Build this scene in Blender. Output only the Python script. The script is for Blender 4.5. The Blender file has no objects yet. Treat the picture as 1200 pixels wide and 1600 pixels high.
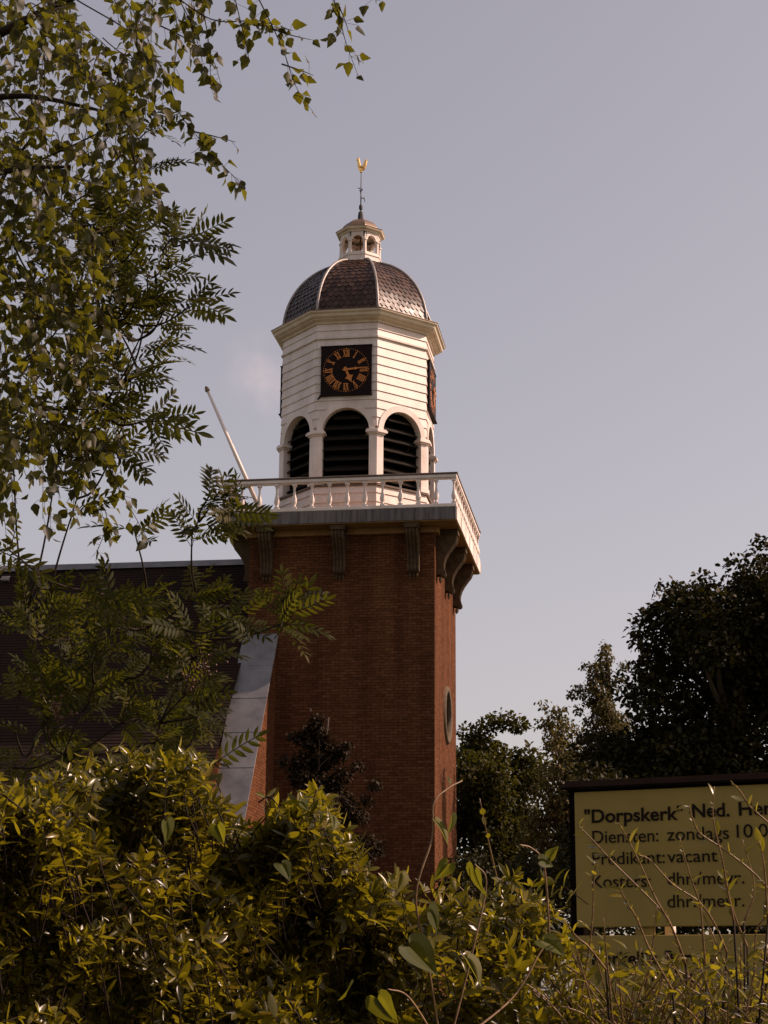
import bpy, math, random
import numpy as np
from mathutils import Matrix, Vector

random.seed(7); rng = np.random.default_rng(11)
sc = bpy.context.scene
COL = sc.collection
R = math.radians
PI = math.pi

# ------------------------------------------------------------------ camera
CAM_POS = (7.2848, -43.4685, 1.6)
YAW, PITCH, ROLL, FPX = -0.1507, 0.2664, 0.0072, 2809.83
_cy, _sy, _cp, _sp = math.cos(YAW), math.sin(YAW), math.cos(PITCH), math.sin(PITCH)
O = np.array(CAM_POS)
FW = np.array([_sy*_cp, _cy*_cp, _sp]); _R0 = np.array([_cy, -_sy, 0.0]); _U0 = np.cross(_R0, FW)
RT = _R0*math.cos(ROLL)+_U0*math.sin(ROLL); UP = -_R0*math.sin(ROLL)+_U0*math.cos(ROLL)
cd = bpy.data.cameras.new('camera'); cam = bpy.data.objects.new('camera', cd); COL.objects.link(cam)
cam.matrix_world = Matrix(((RT[0], UP[0], -FW[0], O[0]), (RT[1], UP[1], -FW[1], O[1]), (RT[2], UP[2], -FW[2], O[2]), (0, 0, 0, 1)))
cd.sensor_fit = 'VERTICAL'; cd.sensor_height = 36.0; cd.lens = FPX/1600*36.0
cd.clip_start = 0.05; cd.clip_end = 3000
sc.camera = cam
# pixel of the photograph (1200 x 1600) -> point at a given depth / on a given plane
def ray(x, y): return FW + RT*(x-600)/FPX - UP*(y-800)/FPX
def at(x, y, D): return O + ray(x, y)*D
def proj(p):
    d = np.asarray(p)-O; z = d@FW
    return 600+FPX*(d@RT)/z, 800-FPX*(d@UP)/z, z

# ------------------------------------------------------------------ sky, sun, exposure
SUN_EL, SUN_OFF = R(38), math.atan(0.217)           # 12 degrees from +x towards +y
sun_dir = Vector((math.cos(SUN_EL)*math.cos(SUN_OFF), math.cos(SUN_EL)*math.sin(SUN_OFF), math.sin(SUN_EL)))
w = bpy.data.worlds.new('World'); sc.world = w; w.use_nodes = True
nt = w.node_tree; nt.nodes.clear(); L = nt.links.new
out = nt.nodes.new('ShaderNodeOutputWorld'); bg = nt.nodes.new('ShaderNodeBackground'); bg.inputs['Strength'].default_value = 0.147
sky = nt.nodes.new('ShaderNodeTexSky'); sky.sky_type = 'NISHITA'; sky.sun_disc = False
sky.sun_elevation = SUN_EL; sky.sun_rotation = PI/2-SUN_OFF
sky.air_density = 1.0; sky.dust_density = 2.0; sky.ozone_density = 1.0; sky.altitude = 0
hs = nt.nodes.new('ShaderNodeHueSaturation'); hs.inputs['Saturation'].default_value = 0.66
tint = nt.nodes.new('ShaderNodeMix'); tint.data_type = 'RGBA'; tint.blend_type = 'MULTIPLY'; tint.inputs[0].default_value = 1.0
tint.inputs[7].default_value = (1.18, 0.97, 0.895, 1)
gm = nt.nodes.new('ShaderNodeGamma'); gm.inputs[1].default_value = 0.8
L(sky.outputs[0], gm.inputs[0]); L(gm.outputs[0], hs.inputs['Color']); L(hs.outputs[0], tint.inputs[6])
# a faint pinkish wisp of cloud beyond the lantern
tc = nt.nodes.new('ShaderNodeTexCoord')
dst = nt.nodes.new('ShaderNodeVectorMath'); dst.operation = 'DISTANCE'; cdir = ray(415, 590); cdir /= np.linalg.norm(cdir)
dst.inputs[1].default_value = tuple(cdir); L(tc.outputs['Generated'], dst.inputs[0])
fall = nt.nodes.new('ShaderNodeMapRange'); fall.interpolation_type = 'SMOOTHSTEP'
fall.inputs[1].default_value = 0.034; fall.inputs[2].default_value = 0.0; L(dst.outputs['Value'], fall.inputs[0])
ns = nt.nodes.new('ShaderNodeTexNoise'); ns.inputs['Scale'].default_value = 45; ns.inputs['Detail'].default_value = 5; L(tc.outputs['Generated'], ns.inputs[0])
nr = nt.nodes.new('ShaderNodeMapRange'); nr.inputs[1].default_value = 0.40; nr.inputs[2].default_value = 0.7; L(ns.outputs[0], nr.inputs[0])
mu = nt.nodes.new('ShaderNodeMath'); mu.operation = 'MULTIPLY'; L(fall.outputs[0], mu.inputs[0]); L(nr.outputs[0], mu.inputs[1])
mu2 = nt.nodes.new('ShaderNodeMath'); mu2.operation = 'MULTIPLY'; mu2.inputs[1].default_value = 0.38; L(mu.outputs[0], mu2.inputs[0])
cl = nt.nodes.new('ShaderNodeMix'); cl.data_type = 'RGBA'; cl.inputs[7].default_value = (4.2, 3.4, 3.4, 1)
L(mu2.outputs[0], cl.inputs[0]); L(tint.outputs[2], cl.inputs[6])
L(cl.outputs[2], bg.inputs[0]); L(bg.outputs[0], out.inputs[0])

sl = bpy.data.lights.new('sun', 'SUN'); sl.energy = 5.0; sl.angle = R(0.53); sl.color = (1.0, 0.71, 0.57)
so = bpy.data.objects.new('sun', sl); COL.objects.link(so); so.rotation_euler = sun_dir.to_track_quat('Z', 'Y').to_euler()
so.location = (60, 10, 50)
vs = sc.view_settings; vs.view_transform = 'Standard'; vs.look = 'None'; vs.gamma = 1; vs.use_curve_mapping = False; vs.exposure = 0.32

# ------------------------------------------------------------------ materials
def mat(name):
    m = bpy.data.materials.new(name); m.use_nodes = True; n = m.node_tree; n.nodes.clear()
    o = n.nodes.new('ShaderNodeOutputMaterial'); p = n.nodes.new('ShaderNodeBsdfPrincipled'); n.links.new(p.outputs[0], o.inputs[0])
    return m, n, p, o
def node(n, t, **kw):
    x = n.nodes.new(t)
    for k, v in kw.items(): setattr(x, k, v)
    return x
def ramp(n, src, stops):
    r = node(n, 'ShaderNodeValToRGB'); e = r.color_ramp.elements
    while len(e) < len(stops): e.new(0.5)
    for q, (p, c) in zip(e, stops): q.position = p; q.color = (*c, 1)
    n.links.new(src, r.inputs[0]); return r
def weathered(name, c1, c2, rough=0.6, scale=3.0, bump=0.15, metallic=0.0, stretch=(1, 1, 1), spec=0.5, perobj=0.0, fine=60):
    m, n, p, o = mat(name)
    t = node(n, 'ShaderNodeTexCoord'); mp = node(n, 'ShaderNodeMapping'); mp.inputs['Scale'].default_value = stretch
    n.links.new(t.outputs['Object'], mp.inputs[0])
    a = node(n, 'ShaderNodeTexNoise'); a.inputs['Scale'].default_value = scale; a.inputs['Detail'].default_value = 8; a.inputs['Roughness'].default_value = 0.65
    n.links.new(mp.outputs[0], a.inputs[0])
    r = ramp(n, a.outputs[0], [(0.30, c2), (0.62, c1)])
    col = r.outputs[0]
    if perobj:
        oi = node(n, 'ShaderNodeObjectInfo'); mr = node(n, 'ShaderNodeMapRange'); mr.inputs[3].default_value = 1-perobj; mr.inputs[4].default_value = 1+perobj
        n.links.new(oi.outputs['Random'], mr.inputs[0]); mx = node(n, 'ShaderNodeMix', data_type='RGBA', blend_type='MULTIPLY'); mx.inputs[0].default_value = 1
        n.links.new(col, mx.inputs[6]); n.links.new(mr.outputs[0], mx.inputs[7]); col = mx.outputs[2]
    n.links.new(col, p.inputs['Base Color'])
    b = node(n, 'ShaderNodeTexNoise'); b.inputs['Scale'].default_value = fine; b.inputs['Detail'].default_value = 4; n.links.new(mp.outputs[0], b.inputs[0])
    bp = node(n, 'ShaderNodeBump'); bp.inputs['Strength'].default_value = bump; bp.inputs['Distance'].default_value = 0.01
    n.links.new(b.outputs[0], bp.inputs['Height']); n.links.new(bp.outputs[0], p.inputs['Normal'])
    rr = node(n, 'ShaderNodeMapRange'); rr.inputs[3].default_value = max(rough-0.12, 0.05); rr.inputs[4].default_value = min(rough+0.12, 1)
    n.links.new(a.outputs[0], rr.inputs[0]); n.links.new(rr.outputs[0], p.inputs['Roughness'])
    p.inputs['Metallic'].default_value = metallic; p.inputs['Specular IOR Level'].default_value = spec
    return m
WHITE = weathered('white_paint', (0.76, 0.65, 0.59), (0.55, 0.46, 0.39), 0.5, 2.2, 0.12, stretch=(1, 1, 0.45), perobj=0.05)
CREAM = weathered('cream_paint', (0.67, 0.56, 0.43), (0.52, 0.41, 0.28), 0.6, 3, 0.1)
TANP = weathered('tan_paint', (0.33, 0.19, 0.085), (0.22, 0.12, 0.055), 0.85, 4, 0.1, spec=0.1)
CONS = weathered('console_paint', (0.095, 0.062, 0.033), (0.045, 0.028, 0.016), 0.9, 6, 0.2, spec=0.15)
CAPM = weathered('weathered_rail_top', (0.14, 0.10, 0.075), (0.07, 0.05, 0.04), 0.8, 9, 0.2)
LEAD = weathered('lead', (0.19, 0.18, 0.185), (0.105, 0.10, 0.105), 0.55, 2.2, 0.12, 0.0, perobj=0.12)
LEADR = weathered('lead_light', (0.30, 0.26, 0.24), (0.18, 0.155, 0.14), 0.4, 5, 0.1, 0.15)
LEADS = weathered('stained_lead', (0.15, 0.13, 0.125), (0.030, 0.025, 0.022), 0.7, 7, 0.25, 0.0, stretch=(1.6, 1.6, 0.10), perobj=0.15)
SLATE = weathered('slate', (0.072, 0.038, 0.025), (0.030, 0.015, 0.010), 0.36, 7, 0.2, 0.0, perobj=0.4, spec=0.32)
DARKW = weathered('dark_timber_and_interior_shade', (0.009, 0.006, 0.005), (0.005, 0.004, 0.003), 0.98, 6, 0.2, spec=0.0)
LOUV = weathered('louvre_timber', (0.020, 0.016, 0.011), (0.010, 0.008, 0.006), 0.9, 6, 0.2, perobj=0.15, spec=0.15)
CLKM = weathered('clock_black', (0.014, 0.006, 0.005), (0.008, 0.004, 0.003), 0.55, 4, 0.05, spec=0.1)
GOLD = weathered('clock_gold', (0.58, 0.20, 0.03), (0.40, 0.13, 0.02), 0.45, 12, 0.05, 0.25)
GILT = weathered('gilding', (1.0, 0.62, 0.22), (0.9, 0.50, 0.16), 0.28, 12, 0.05, 0.9)
IRON = weathered('iron', (0.025, 0.02, 0.02), (0.015, 0.012, 0.012), 0.6, 10, 0.1)
COPPER = weathered('brown_copper', (0.22, 0.14, 0.085), (0.12, 0.075, 0.05), 0.4, 6, 0.1, 0.35)
STONE = weathered('grey_stone', (0.13, 0.095, 0.065), (0.08, 0.06, 0.04), 0.9, 8, 0.3, spec=0.1)
ROOFM = weathered('nave_tiles', (0.019, 0.009, 0.005), (0.010, 0.005, 0.003), 0.85, 1.6, 0.4, stretch=(6, 1, 1), spec=0.15)
SIGNM = weathered('sign_cream', (0.30, 0.215, 0.062), (0.24, 0.17, 0.048), 0.6, 2.0, 0.03, spec=0.1)
INK = weathered('sign_letters', (0.016, 0.010, 0.008), (0.010, 0.006, 0.004), 0.7, 9, 0.0, spec=0.08)
BARK = weathered('brown_bark', (0.075, 0.048, 0.028), (0.03, 0.02, 0.013), 0.85, 14, 0.6, stretch=(1, 1, 0.3))
TWIG = weathered('twig_bark', (0.25, 0.15, 0.07), (0.12, 0.062, 0.03), 0.5, 30, 0.2)
TWIGD = weathered('dark_twig_bark', (0.030, 0.018, 0.011), (0.014, 0.009, 0.006), 0.8, 30, 0.2, spec=0.15)
BIRCHB = weathered('birch_bark', (0.50, 0.46, 0.40), (0.06, 0.05, 0.04), 0.7, 5, 0.4, stretch=(0.6, 0.6, 3))
BERRY = weathered('berries', (0.08, 0.025, 0.01), (0.04, 0.015, 0.008), 0.35, 40, 0.0)
GRASS = weathered('grass', (0.055, 0.065, 0.018), (0.03, 0.035, 0.012), 0.9, 0.8, 0.6)

def brick_mat():
    m, n, p, o = mat('tower_brick')
    uv = node(n, 'ShaderNodeUVMap'); uv.uv_map = 'UVMap'
    b = node(n, 'ShaderNodeTexBrick'); b.offset = 0.5
    b.inputs['Scale'].default_value = 1.0; b.inputs['Brick Width'].default_value = 0.215; b.inputs['Row Height'].default_value = 0.068
    b.inputs['Mortar Size'].default_value = 0.008; b.inputs['Mortar Smooth'].default_value = 0.3; b.inputs['Bias'].default_value = -0.1
    b.inputs['Color1'].default_value = (0.138, 0.060, 0.029, 1); b.inputs['Color2'].default_value = (0.086, 0.035, 0.017, 1); b.inputs['Mortar'].default_value = (0.060, 0.026, 0.013, 1)
    n.links.new(uv.outputs[0], b.inputs[0])
    a = node(n, 'ShaderNodeTexNoise'); a.inputs['Scale'].default_value = 0.9; a.inputs['Detail'].default_value = 7; n.links.new(uv.outputs[0], a.inputs[0])
    r = ramp(n, a.outputs[0], [(0.3, (0.70, 0.68, 0.68)), (0.7, (1.15, 1.12, 1.08))])
    mx = node(n, 'ShaderNodeMix', data_type='RGBA', blend_type='MULTIPLY'); mx.inputs[0].default_value = 1
    n.links.new(b.outputs[0], mx.inputs[6]); n.links.new(r.outputs[0], mx.inputs[7])
    mp = node(n, 'ShaderNodeMapping'); mp.inputs['Scale'].default_value = (2.2, 0.16, 1); n.links.new(uv.outputs[0], mp.inputs[0])
    n.links.new(mp.outputs[0], a.inputs[0])
    f = node(n, 'ShaderNodeTexNoise'); f.inputs['Scale'].default_value = 14; f.inputs['Detail'].default_value = 3; n.links.new(uv.outputs[0], f.inputs[0])
    r2 = ramp(n, f.outputs[0], [(0.3, (0.75, 0.75, 0.75)), (0.7, (1.25, 1.22, 1.2))])
    m2 = node(n, 'ShaderNodeMix', data_type='RGBA', blend_type='MULTIPLY'); m2.inputs[0].default_value = 1
    n.links.new(mx.outputs[2], m2.inputs[6]); n.links.new(r2.outputs[0], m2.inputs[7]); n.links.new(m2.outputs[2], p.inputs['Base Color'])
    iv = node(n, 'ShaderNodeMath', operation='SUBTRACT'); iv.inputs[0].default_value = 1; n.links.new(b.outputs['Fac'], iv.inputs[1])
    ad = node(n, 'ShaderNodeMath', operation='ADD'); n.links.new(iv.outputs[0], ad.inputs[0])
    sc_ = node(n, 'ShaderNodeMath', operation='MULTIPLY'); sc_.inputs[1].default_value = 0.5; n.links.new(f.outputs[0], sc_.inputs[0]); n.links.new(sc_.outputs[0], ad.inputs[1])
    bp = node(n, 'ShaderNodeBump'); bp.inputs['Strength'].default_value = 0.55; bp.inputs['Distance'].default_value = 0.008
    n.links.new(ad.outputs[0], bp.inputs['Height']); n.links.new(bp.outputs[0], p.inputs['Normal'])
    p.inputs['Roughness'].default_value = 0.95; p.inputs['Specular IOR Level'].default_value = 0.04
    return m
BRICK = brick_mat()

def leaf_mat(name, dark, light, trans, rough=0.4, tfac=0.4, spec=0.5):
    m, n, p, o = mat(name)
    at_ = node(n, 'ShaderNodeAttribute'); at_.attribute_name = 'var'
    oi = node(n, 'ShaderNodeObjectInfo'); ad = node(n, 'ShaderNodeMath', operation='ADD'); fr = node(n, 'ShaderNodeMath', operation='FRACT')
    n.links.new(at_.outputs['Fac'], ad.inputs[0]); n.links.new(oi.outputs['Random'], ad.inputs[1]); n.links.new(ad.outputs[0], fr.inputs[0])
    r = ramp(n, fr.outputs[0], [(0.0, dark), (0.75, light), (1.0, tuple(min(1, c*k) for c, k in zip(light, (1.5, 1.2, 0.9))))])
    n.links.new(r.outputs[0], p.inputs['Base Color']); p.inputs['Roughness'].default_value = rough; p.inputs['Specular IOR Level'].default_value = spec
    tb = node(n, 'ShaderNodeBsdfTranslucent')
    r3 = ramp(n, fr.outputs[0], [(0.0, tuple(c*0.6 for c in trans)), (1.0, trans)]); n.links.new(r3.outputs[0], tb.inputs[0])
    mx = node(n, 'ShaderNodeMixShader'); mx.inputs[0].default_value = tfac
    n.links.new(p.outputs[0], mx.inputs[1]); n.links.new(tb.outputs[0], mx.inputs[2]); n.links.new(mx.outputs[0], o.inputs[0])
    return m
LF_SHRUB = leaf_mat('shrub_leaf', (0.014, 0.014, 0.002), (0.096, 0.082, 0.007), (0.41, 0.345, 0.014), 0.27, 0.38, 0.3)
LF_BIRCH = leaf_mat('birch_leaf', (0.012, 0.012, 0.003), (0.048, 0.046, 0.007), (0.21, 0.20, 0.012), 0.48, 0.40, 0.28)
LF_ROWAN = leaf_mat('rowan_leaf', (0.010, 0.011, 0.002), (0.034, 0.035, 0.005), (0.15, 0.15, 0.010), 0.6, 0.36, 0.12)
LF_BIND = leaf_mat('bindweed_leaf', (0.045, 0.052, 0.010), (0.075, 0.080, 0.015), (0.26, 0.25, 0.015), 0.6, 0.42, 0.2)
LF_OAK = leaf_mat('oak_leaf', (0.008, 0.008, 0.0025), (0.028, 0.025, 0.005), (0.05, 0.045, 0.004), 0.6, 0.2, 0.15)
LF_FAR = leaf_mat('far_leaf', (0.014, 0.013, 0.004), (0.052, 0.050, 0.010), (0.11, 0.105, 0.010), 0.6, 0.3, 0.15)
LF_FBIR = leaf_mat('far_birch_leaf', (0.035, 0.030, 0.012), (0.11, 0.092, 0.034), (0.15, 0.13, 0.025), 0.6, 0.3, 0.2)
LF_COP = leaf_mat('dark_red_leaf', (0.009, 0.006, 0.003), (0.028, 0.017, 0.007), (0.045, 0.028, 0.006), 0.6, 0.2, 0.12)

# ------------------------------------------------------------------ mesh helpers
class MB:
    def __init__(s): s.v = []; s.f = []
    def add(s, vs, fs):
        o = len(s.v); s.v += [tuple(map(float, v)) for v in vs]; s.f += [tuple(i+o for i in f) for f in fs]; return s
    def box(s, x0, x1, y0, y1, z0, z1, T=None):
        vs = [(x, y, z) for z in (z0, z1) for (x, y) in ((x0, y0), (x1, y0), (x1, y1), (x0, y1))]
        if T: vs = [T(*v) for v in vs]
        return s.add(vs, [(0, 3, 2, 1), (4, 5, 6, 7), (0, 1, 5, 4), (1, 2, 6, 5), (2, 3, 7, 6), (3, 0, 4, 7)])
    def prism(s, pts, w0, w1, T):               # pts in (a, b), extruded along c from w0 to w1; T(a, b, c) -> xyz
        n = len(pts); vs = [T(a, b, w0) for a, b in pts]+[T(a, b, w1) for a, b in pts]
        return s.add(vs, [tuple(range(n-1, -1, -1)), tuple(range(n, 2*n))]+[(i, (i+1) % n, n+(i+1) % n, n+i) for i in range(n)])
    def tube(s, path, rad, n=6, cap=True):
        P = [Vector(p) for p in path]; m = len(P)
        if not hasattr(rad, '__len__'): rad = [rad]*m
        rings = []; pn = None
        for i in range(m):
            t = (P[min(i+1, m-1)]-P[max(i-1, 0)])
            if t.length < 1e-9: t = Vector((0, 0, 1))
            t.normalize()
            if pn is None:
                pn = t.orthogonal().normalized()
            else:
                pn = (pn-t*pn.dot(t))
                pn = pn.normalized() if pn.length > 1e-6 else t.orthogonal().normalized()
            b = t.cross(pn)
            rings.append([P[i]+(pn*math.cos(2*PI*k/n)+b*math.sin(2*PI*k/n))*rad[i] for k in range(n)])
        vs = [v for r in rings for v in r]
        fs = [(i*n+k, i*n+(k+1) % n, (i+1)*n+(k+1) % n, (i+1)*n+k) for i in range(m-1) for k in range(n)]
        if cap: fs += [tuple(range(n-1, -1, -1)), tuple((m-1)*n+k for k in range(n))]
        return s.add(vs, fs)
    def lathe(s, prof, n=12, c=(0, 0, 0), off=0.0, cap=True):
        vs = [(c[0]+r*math.cos(2*PI*(k+off)/n), c[1]+r*math.sin(2*PI*(k+off)/n), c[2]+z) for r, z in prof for k in range(n)]
        m = len(prof); fs = [(i*n+k, i*n+(k+1) % n, (i+1)*n+(k+1) % n, (i+1)*n+k) for i in range(m-1) for k in range(n)]
        if cap: fs += [tuple(range(n-1, -1, -1)), tuple((m-1)*n+k for k in range(n))]
        return s.add(vs, fs)
    def mesh(s, name, m, smooth=False, uv=False):
        me = bpy.data.meshes.new(name); me.from_pydata(s.v, [], s.f); me.materials.append(m)
        if smooth: me.polygons.foreach_set('use_smooth', [True]*len(me.polygons))
        if uv:
            u = me.uv_layers.new(name='UVMap')
            for p in me.polygons:
                nx, ny, nz = map(abs, p.normal)
                for li in p.loop_indices:
                    v = me.vertices[me.loops[li].vertex_index].co
                    u.data[li].uv = ((v.y if nx > ny else v.x)+0.07*(nx > ny), v.z if nz < 0.9 else v.y)
        me.update(); return me
    def build(s, name, m, parent=None, smooth=False, uv=False, loc=None):
        return ob(name, s.mesh(name, m, smooth, uv), parent, loc)
def ob(name, data, parent=None, loc=None, M=None):
    o = bpy.data.objects.new(name, data); COL.objects.link(o)
    if parent is not None: o.parent = parent
    if loc is not None: o.location = loc
    if M is not None: o.matrix_local = M
    return o
def thing(name, label, cat, loc=(0, 0, 0), group=None):
    o = ob(name, None, None, loc); o.empty_display_size = 0.2; o['label'] = label; o['category'] = cat
    if group: o['group'] = group
    return o
def bev(o, wd=0.01, seg=1):
    m = o.modifiers.new('bevel', 'BEVEL'); m.width = wd; m.segments = seg; m.limit_method = 'ANGLE'; m.angle_limit = R(40); return o

# ------------------------------------------------------------------ ground
g = MB()
NG = 40
gv = []; gf = []
for i in range(NG+1):
    r_ = 0 if i == 0 else 2.0*1.19**i
    for k in range(32):
        a = 2*PI*k/32; gv.append((r_*math.cos(a), r_*math.sin(a)-20, 0.0))
for i in range(NG):
    for k in range(32): gf.append((i*32+k, i*32+(k+1) % 32, (i+1)*32+(k+1) % 32, (i+1)*32+k))
g.add(gv, gf); go = g.build('ground', GRASS); go['kind'] = 'structure'

# ================================================================== the church
church = thing('church', 'brown brick village church with square tower, white galleried lantern and slate dome', 'church')
W = 2.25
ZS0, ZS1 = 12.57, 12.89           # gallery slab
# --- tower shaft with a round window recess on the right wall
t = MB()
zt = 12.56
t.add([(-W, -W, 0), (W, -W, 0), (W, -W, zt), (-W, -W, zt)], [(0, 1, 2, 3)])
t.add([(-W, W, 0), (W, W, 0), (W, W, zt), (-W, W, zt)], [(3, 2, 1, 0)])
t.add([(-W, -W, 0), (-W, W, 0), (-W, W, zt), (-W, -W, zt)], [(3, 2, 1, 0)])
t.add([(-W, -W, zt), (W, -W, zt), (W, W, zt), (-W, W, zt)], [(0, 1, 2, 3)])
OC, OR_, NO = (0.20, 8.42), 0.60, 32
ring = [(W, OC[0]+OR_*math.cos(2*PI*k/NO), OC[1]+OR_*math.sin(2*PI*k/NO)) for k in range(NO)]
def sq(k):
    a = 2*PI*k/NO; c, s_ = math.cos(a), math.sin(a); m_ = max(abs(c), abs(s_)); return (W, OC[0]+1.2*c/m_, OC[1]+1.2*s_/m_)
sqr = [sq(k) for k in range(NO)]
inn = [(W-0.22, y, z) for _, y, z in ring]
t.add(ring+sqr+inn, [(k, NO+k, NO+(k+1) % NO, (k+1) % NO) for k in range(NO)]+[(k, (k+1) % NO, 2*NO+(k+1) % NO, 2*NO+k) for k in range(NO)]+[tuple(2*NO+k for k in range(NO))])
y0, y1, z0, z1 = OC[0]-1.2, OC[0]+1.2, OC[1]-1.2, OC[1]+1.2
for (a, b, c, d) in ((-W, W, 0, z0), (-W, W, z1, zt), (-W, y0, z0, z1), (y1, W, z0, z1)):
    t.add([(W, a, c), (W, b, c), (W, b, d), (W, a, d)], [(0, 1, 2, 3)])
tower = t.build('tower_wall', BRICK, church, uv=True)
ow = MB(); ow.lathe([(0.56, -0.05), (0.56, 0.05), (0.66, 0.07), (0.70, 0.045), (0.72, -0.03)], 40, cap=False)
wr = ow.build('round_window_surround', STONE, tower, True); wr.rotation_euler = (0, PI/2, 0); wr.location = (W, OC[0], OC[1])
ow = MB(); ow.lathe([(0.56, 0), (0.56, 0.03)], 32)
wp = ow.build('window_shutter', LOUV, tower); wp.rotation_euler = (0, PI/2, 0); wp.location = (W-0.17, OC[0], OC[1])
for a, b in (((OC[0], OC[1]-0.55), (OC[0], OC[1]+0.55)), ((OC[0]-0.55, OC[1]), (OC[0]+0.55, OC[1]))):
    MB().tube([(W-0.11, *a), (W-0.11, *b)], 0.035, 6).build('glazing_bar', STONE, tower)
# bed mould under the gallery: four strips butted round the tower head
for (x0, x1, y0, y1) in ((-W-0.10, W+0.10, -W-0.10, -W+0.002), (-W-0.10, W+0.10, W-0.002, W+0.10), (-W-0.10, -W+0.002, -W+0.004, W-0.004), (W-0.002, W+0.10, -W+0.004, W-0.004)):
    m_ = MB(); m_.box(x0, x1, y0, y1, 12.42, 12.565); m_.build('bed_mould', TANP, church)

# --- stepped lead covered buttress at the front-left corner
BX0, BX1 = -2.295, -1.542
def bz(y): return 10.03+(y+2.25)*(10.03-5.785)/(5.03-2.25)
yb = -6.9
bm_ = MB(); bm_.prism([(-2.247, 0), (-2.247, bz(-2.247)), (yb, bz(yb)), (yb, 0)], BX0, BX1, lambda a, b, c: (c, a, b))
but = bm_.build('buttress', BRICK, church, uv=True)
ys = [-2.252, -2.80, -3.36, -3.93, -4.50, -5.08, -5.66, -6.25, -6.97]
for i in range(len(ys)-1):
    a, b = ys[i], ys[i+1]; q = MB(); up = 0.05
    lo = 0.012 if i < len(ys)-2 else 0
    q.prism([(a, bz(a)+0.004), (a, bz(a)+0.035), (b-0.03, bz(b-0.03)+0.052), (b-0.03, bz(b-0.03)+0.018), ], BX0-0.05, BX1+0.05, lambda a_, b_, c: (c, a_, b_))
    q.prism([(a, bz(a)-0.06), (a, bz(a)+0.003), (b, bz(b)+0.003), (b, bz(b)-0.06)], BX1+0.003, BX1+0.045, lambda a_, b_, c: (c, a_, b_))
    q.build('lead_sheet', LEAD, but)

# --- consoles under the gallery, three on each wall
prof = [(0.0, 0.0), (0.56, 0.0), (0.57, -0.10), (0.52, -0.20), (0.43, -0.30), (0.33, -0.42), (0.25, -0.55), (0.205, -0.68), (0.20, -0.78), (0.225, -0.86), (0.25, -0.91), (0.245, -0.97), (0.20, -1.01), (0.14, -1.0), (0.10, -0.97), (0.0, -0.97)]
def console_mesh():
    q = MB()
    T = lambda a, b, c: (c, -a, b)
    core = [(max(0, d-0.03 if d > 0.03 else d), z) for d, z in prof]
    q.prism(core, -0.17, 0.17, T)
    for c in (-0.155, -0.052, 0.052, 0.155): q.prism([(d+0.003 if d > 0.03 else d, z*1.002) for d, z in prof], c-0.022, c+0.022, T)
    q.box(-0.215, 0.215, -0.60, 0.0, 0.002, 0.05, lambda x, y, z: (x, y, z))
    q.box(-0.24, 0.24, -0.598, 0.0, 0.052, 0.118)
    for c in (-0.1, 0.0, 0.1): q.tube([(c, -0.12, -0.99), (c, -0.10, -1.07), (c, -0.08, -1.14)], [0.035, 0.04, 0.012], 7)
    return q.mesh('console', CONS)
cm = console_mesh()
for k in range(4):
    for px_ in (-1.80, -0.02, 1.76):
        o = ob('console', cm, church); th = k*PI/2
        p = Matrix.Rotation(th, 4, 'Z') @ Matrix.Translation((px_, -W-0.001, 12.445)); o.matrix_local = p @ Matrix.Diagonal((0.80, 0.88, 1.0, 1.0))

# --- gallery
SH = 2.85
q = MB(); q.box(-SH+0.03, SH-0.03, -SH+0.03, SH-0.03, ZS0, ZS1); gal = q.build('gallery', TANP, church)
RHW = 2.78
for k in range(4):
    M = Matrix.Rotation(k*PI/2, 4, 'Z')
    n = 6; e = [-SH+0.03+i*(2*SH-0.06)/n for i in range(n+1)]
    for i in range(n):
        q = MB(); q.box(e[i]+0.004, e[i+1]-0.004, -SH-0.004*(i % 2), -SH+0.029, ZS0+0.02+0.006*random.random(), ZS1-0.005)
        q.tube([(e[i+1], -SH-0.006, ZS0+0.03), (e[i+1], -SH-0.006, ZS1-0.01)], 0.012, 6)
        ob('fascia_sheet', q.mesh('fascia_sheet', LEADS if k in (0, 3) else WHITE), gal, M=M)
    x0, x1 = (-RHW-0.07, RHW+0.07) if k % 2 == 0 else (-RHW+0.072, RHW-0.072)
    q = MB(); q.box(x0, x1, -RHW-0.07, -RHW+0.07, ZS1+0.004, ZS1+0.09); bev(ob('base_rail', q.mesh('base_rail', WHITE), gal, M=M), 0.012)
    q = MB(); q.box(x0, x1, -RHW-0.065, -RHW+0.065, 13.615, 13.70)
    q.box(x0, x1, -RHW-0.045, -RHW+0.045, 13.585, 13.6145); bev(ob('handrail', q.mesh('handrail', WHITE), gal, M=M), 0.01)
    xx = (x0-0.02, x1+0.02) if k % 2 == 0 else (x0-0.0, x1+0.0)
    q = MB(); q.prism([(-0.085, 13.702), (0.085, 13.702), (0.085, 13.735), (0.0, 13.765), (-0.085, 13.735)], xx[0], xx[1], lambda a, b, c: (c, -RHW+a, b))
    ob('rail_capping', q.mesh('rail_capping', CAPM), gal, M=M)
bp_ = [(0.036, 0.0), (0.040, 0.025), (0.030, 0.045), (0.048, 0.09), (0.060, 0.15), (0.055, 0.21), (0.038, 0.28), (0.026, 0.36), (0.022, 0.44), (0.024, 0.50), (0.034, 0.515), (0.034, 0.53), (0.026, 0.54), (0.036, 0.57)]
q = MB(); q.lathe([(r_*1.12, z_+0.045) for r_, z_ in bp_], 12); q.box(-0.056, 0.056, -0.056, 0.056, 0, 0.05); q.box(-0.05, 0.05, -0.05, 0.05, 0.60, 0.645)
balm = q.mesh('baluster', WHITE, True)
for p in balm.polygons: p.use_smooth = len(p.vertices) == 4 and p.area < 0.004 and abs(p.normal.z) < 0.9
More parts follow.
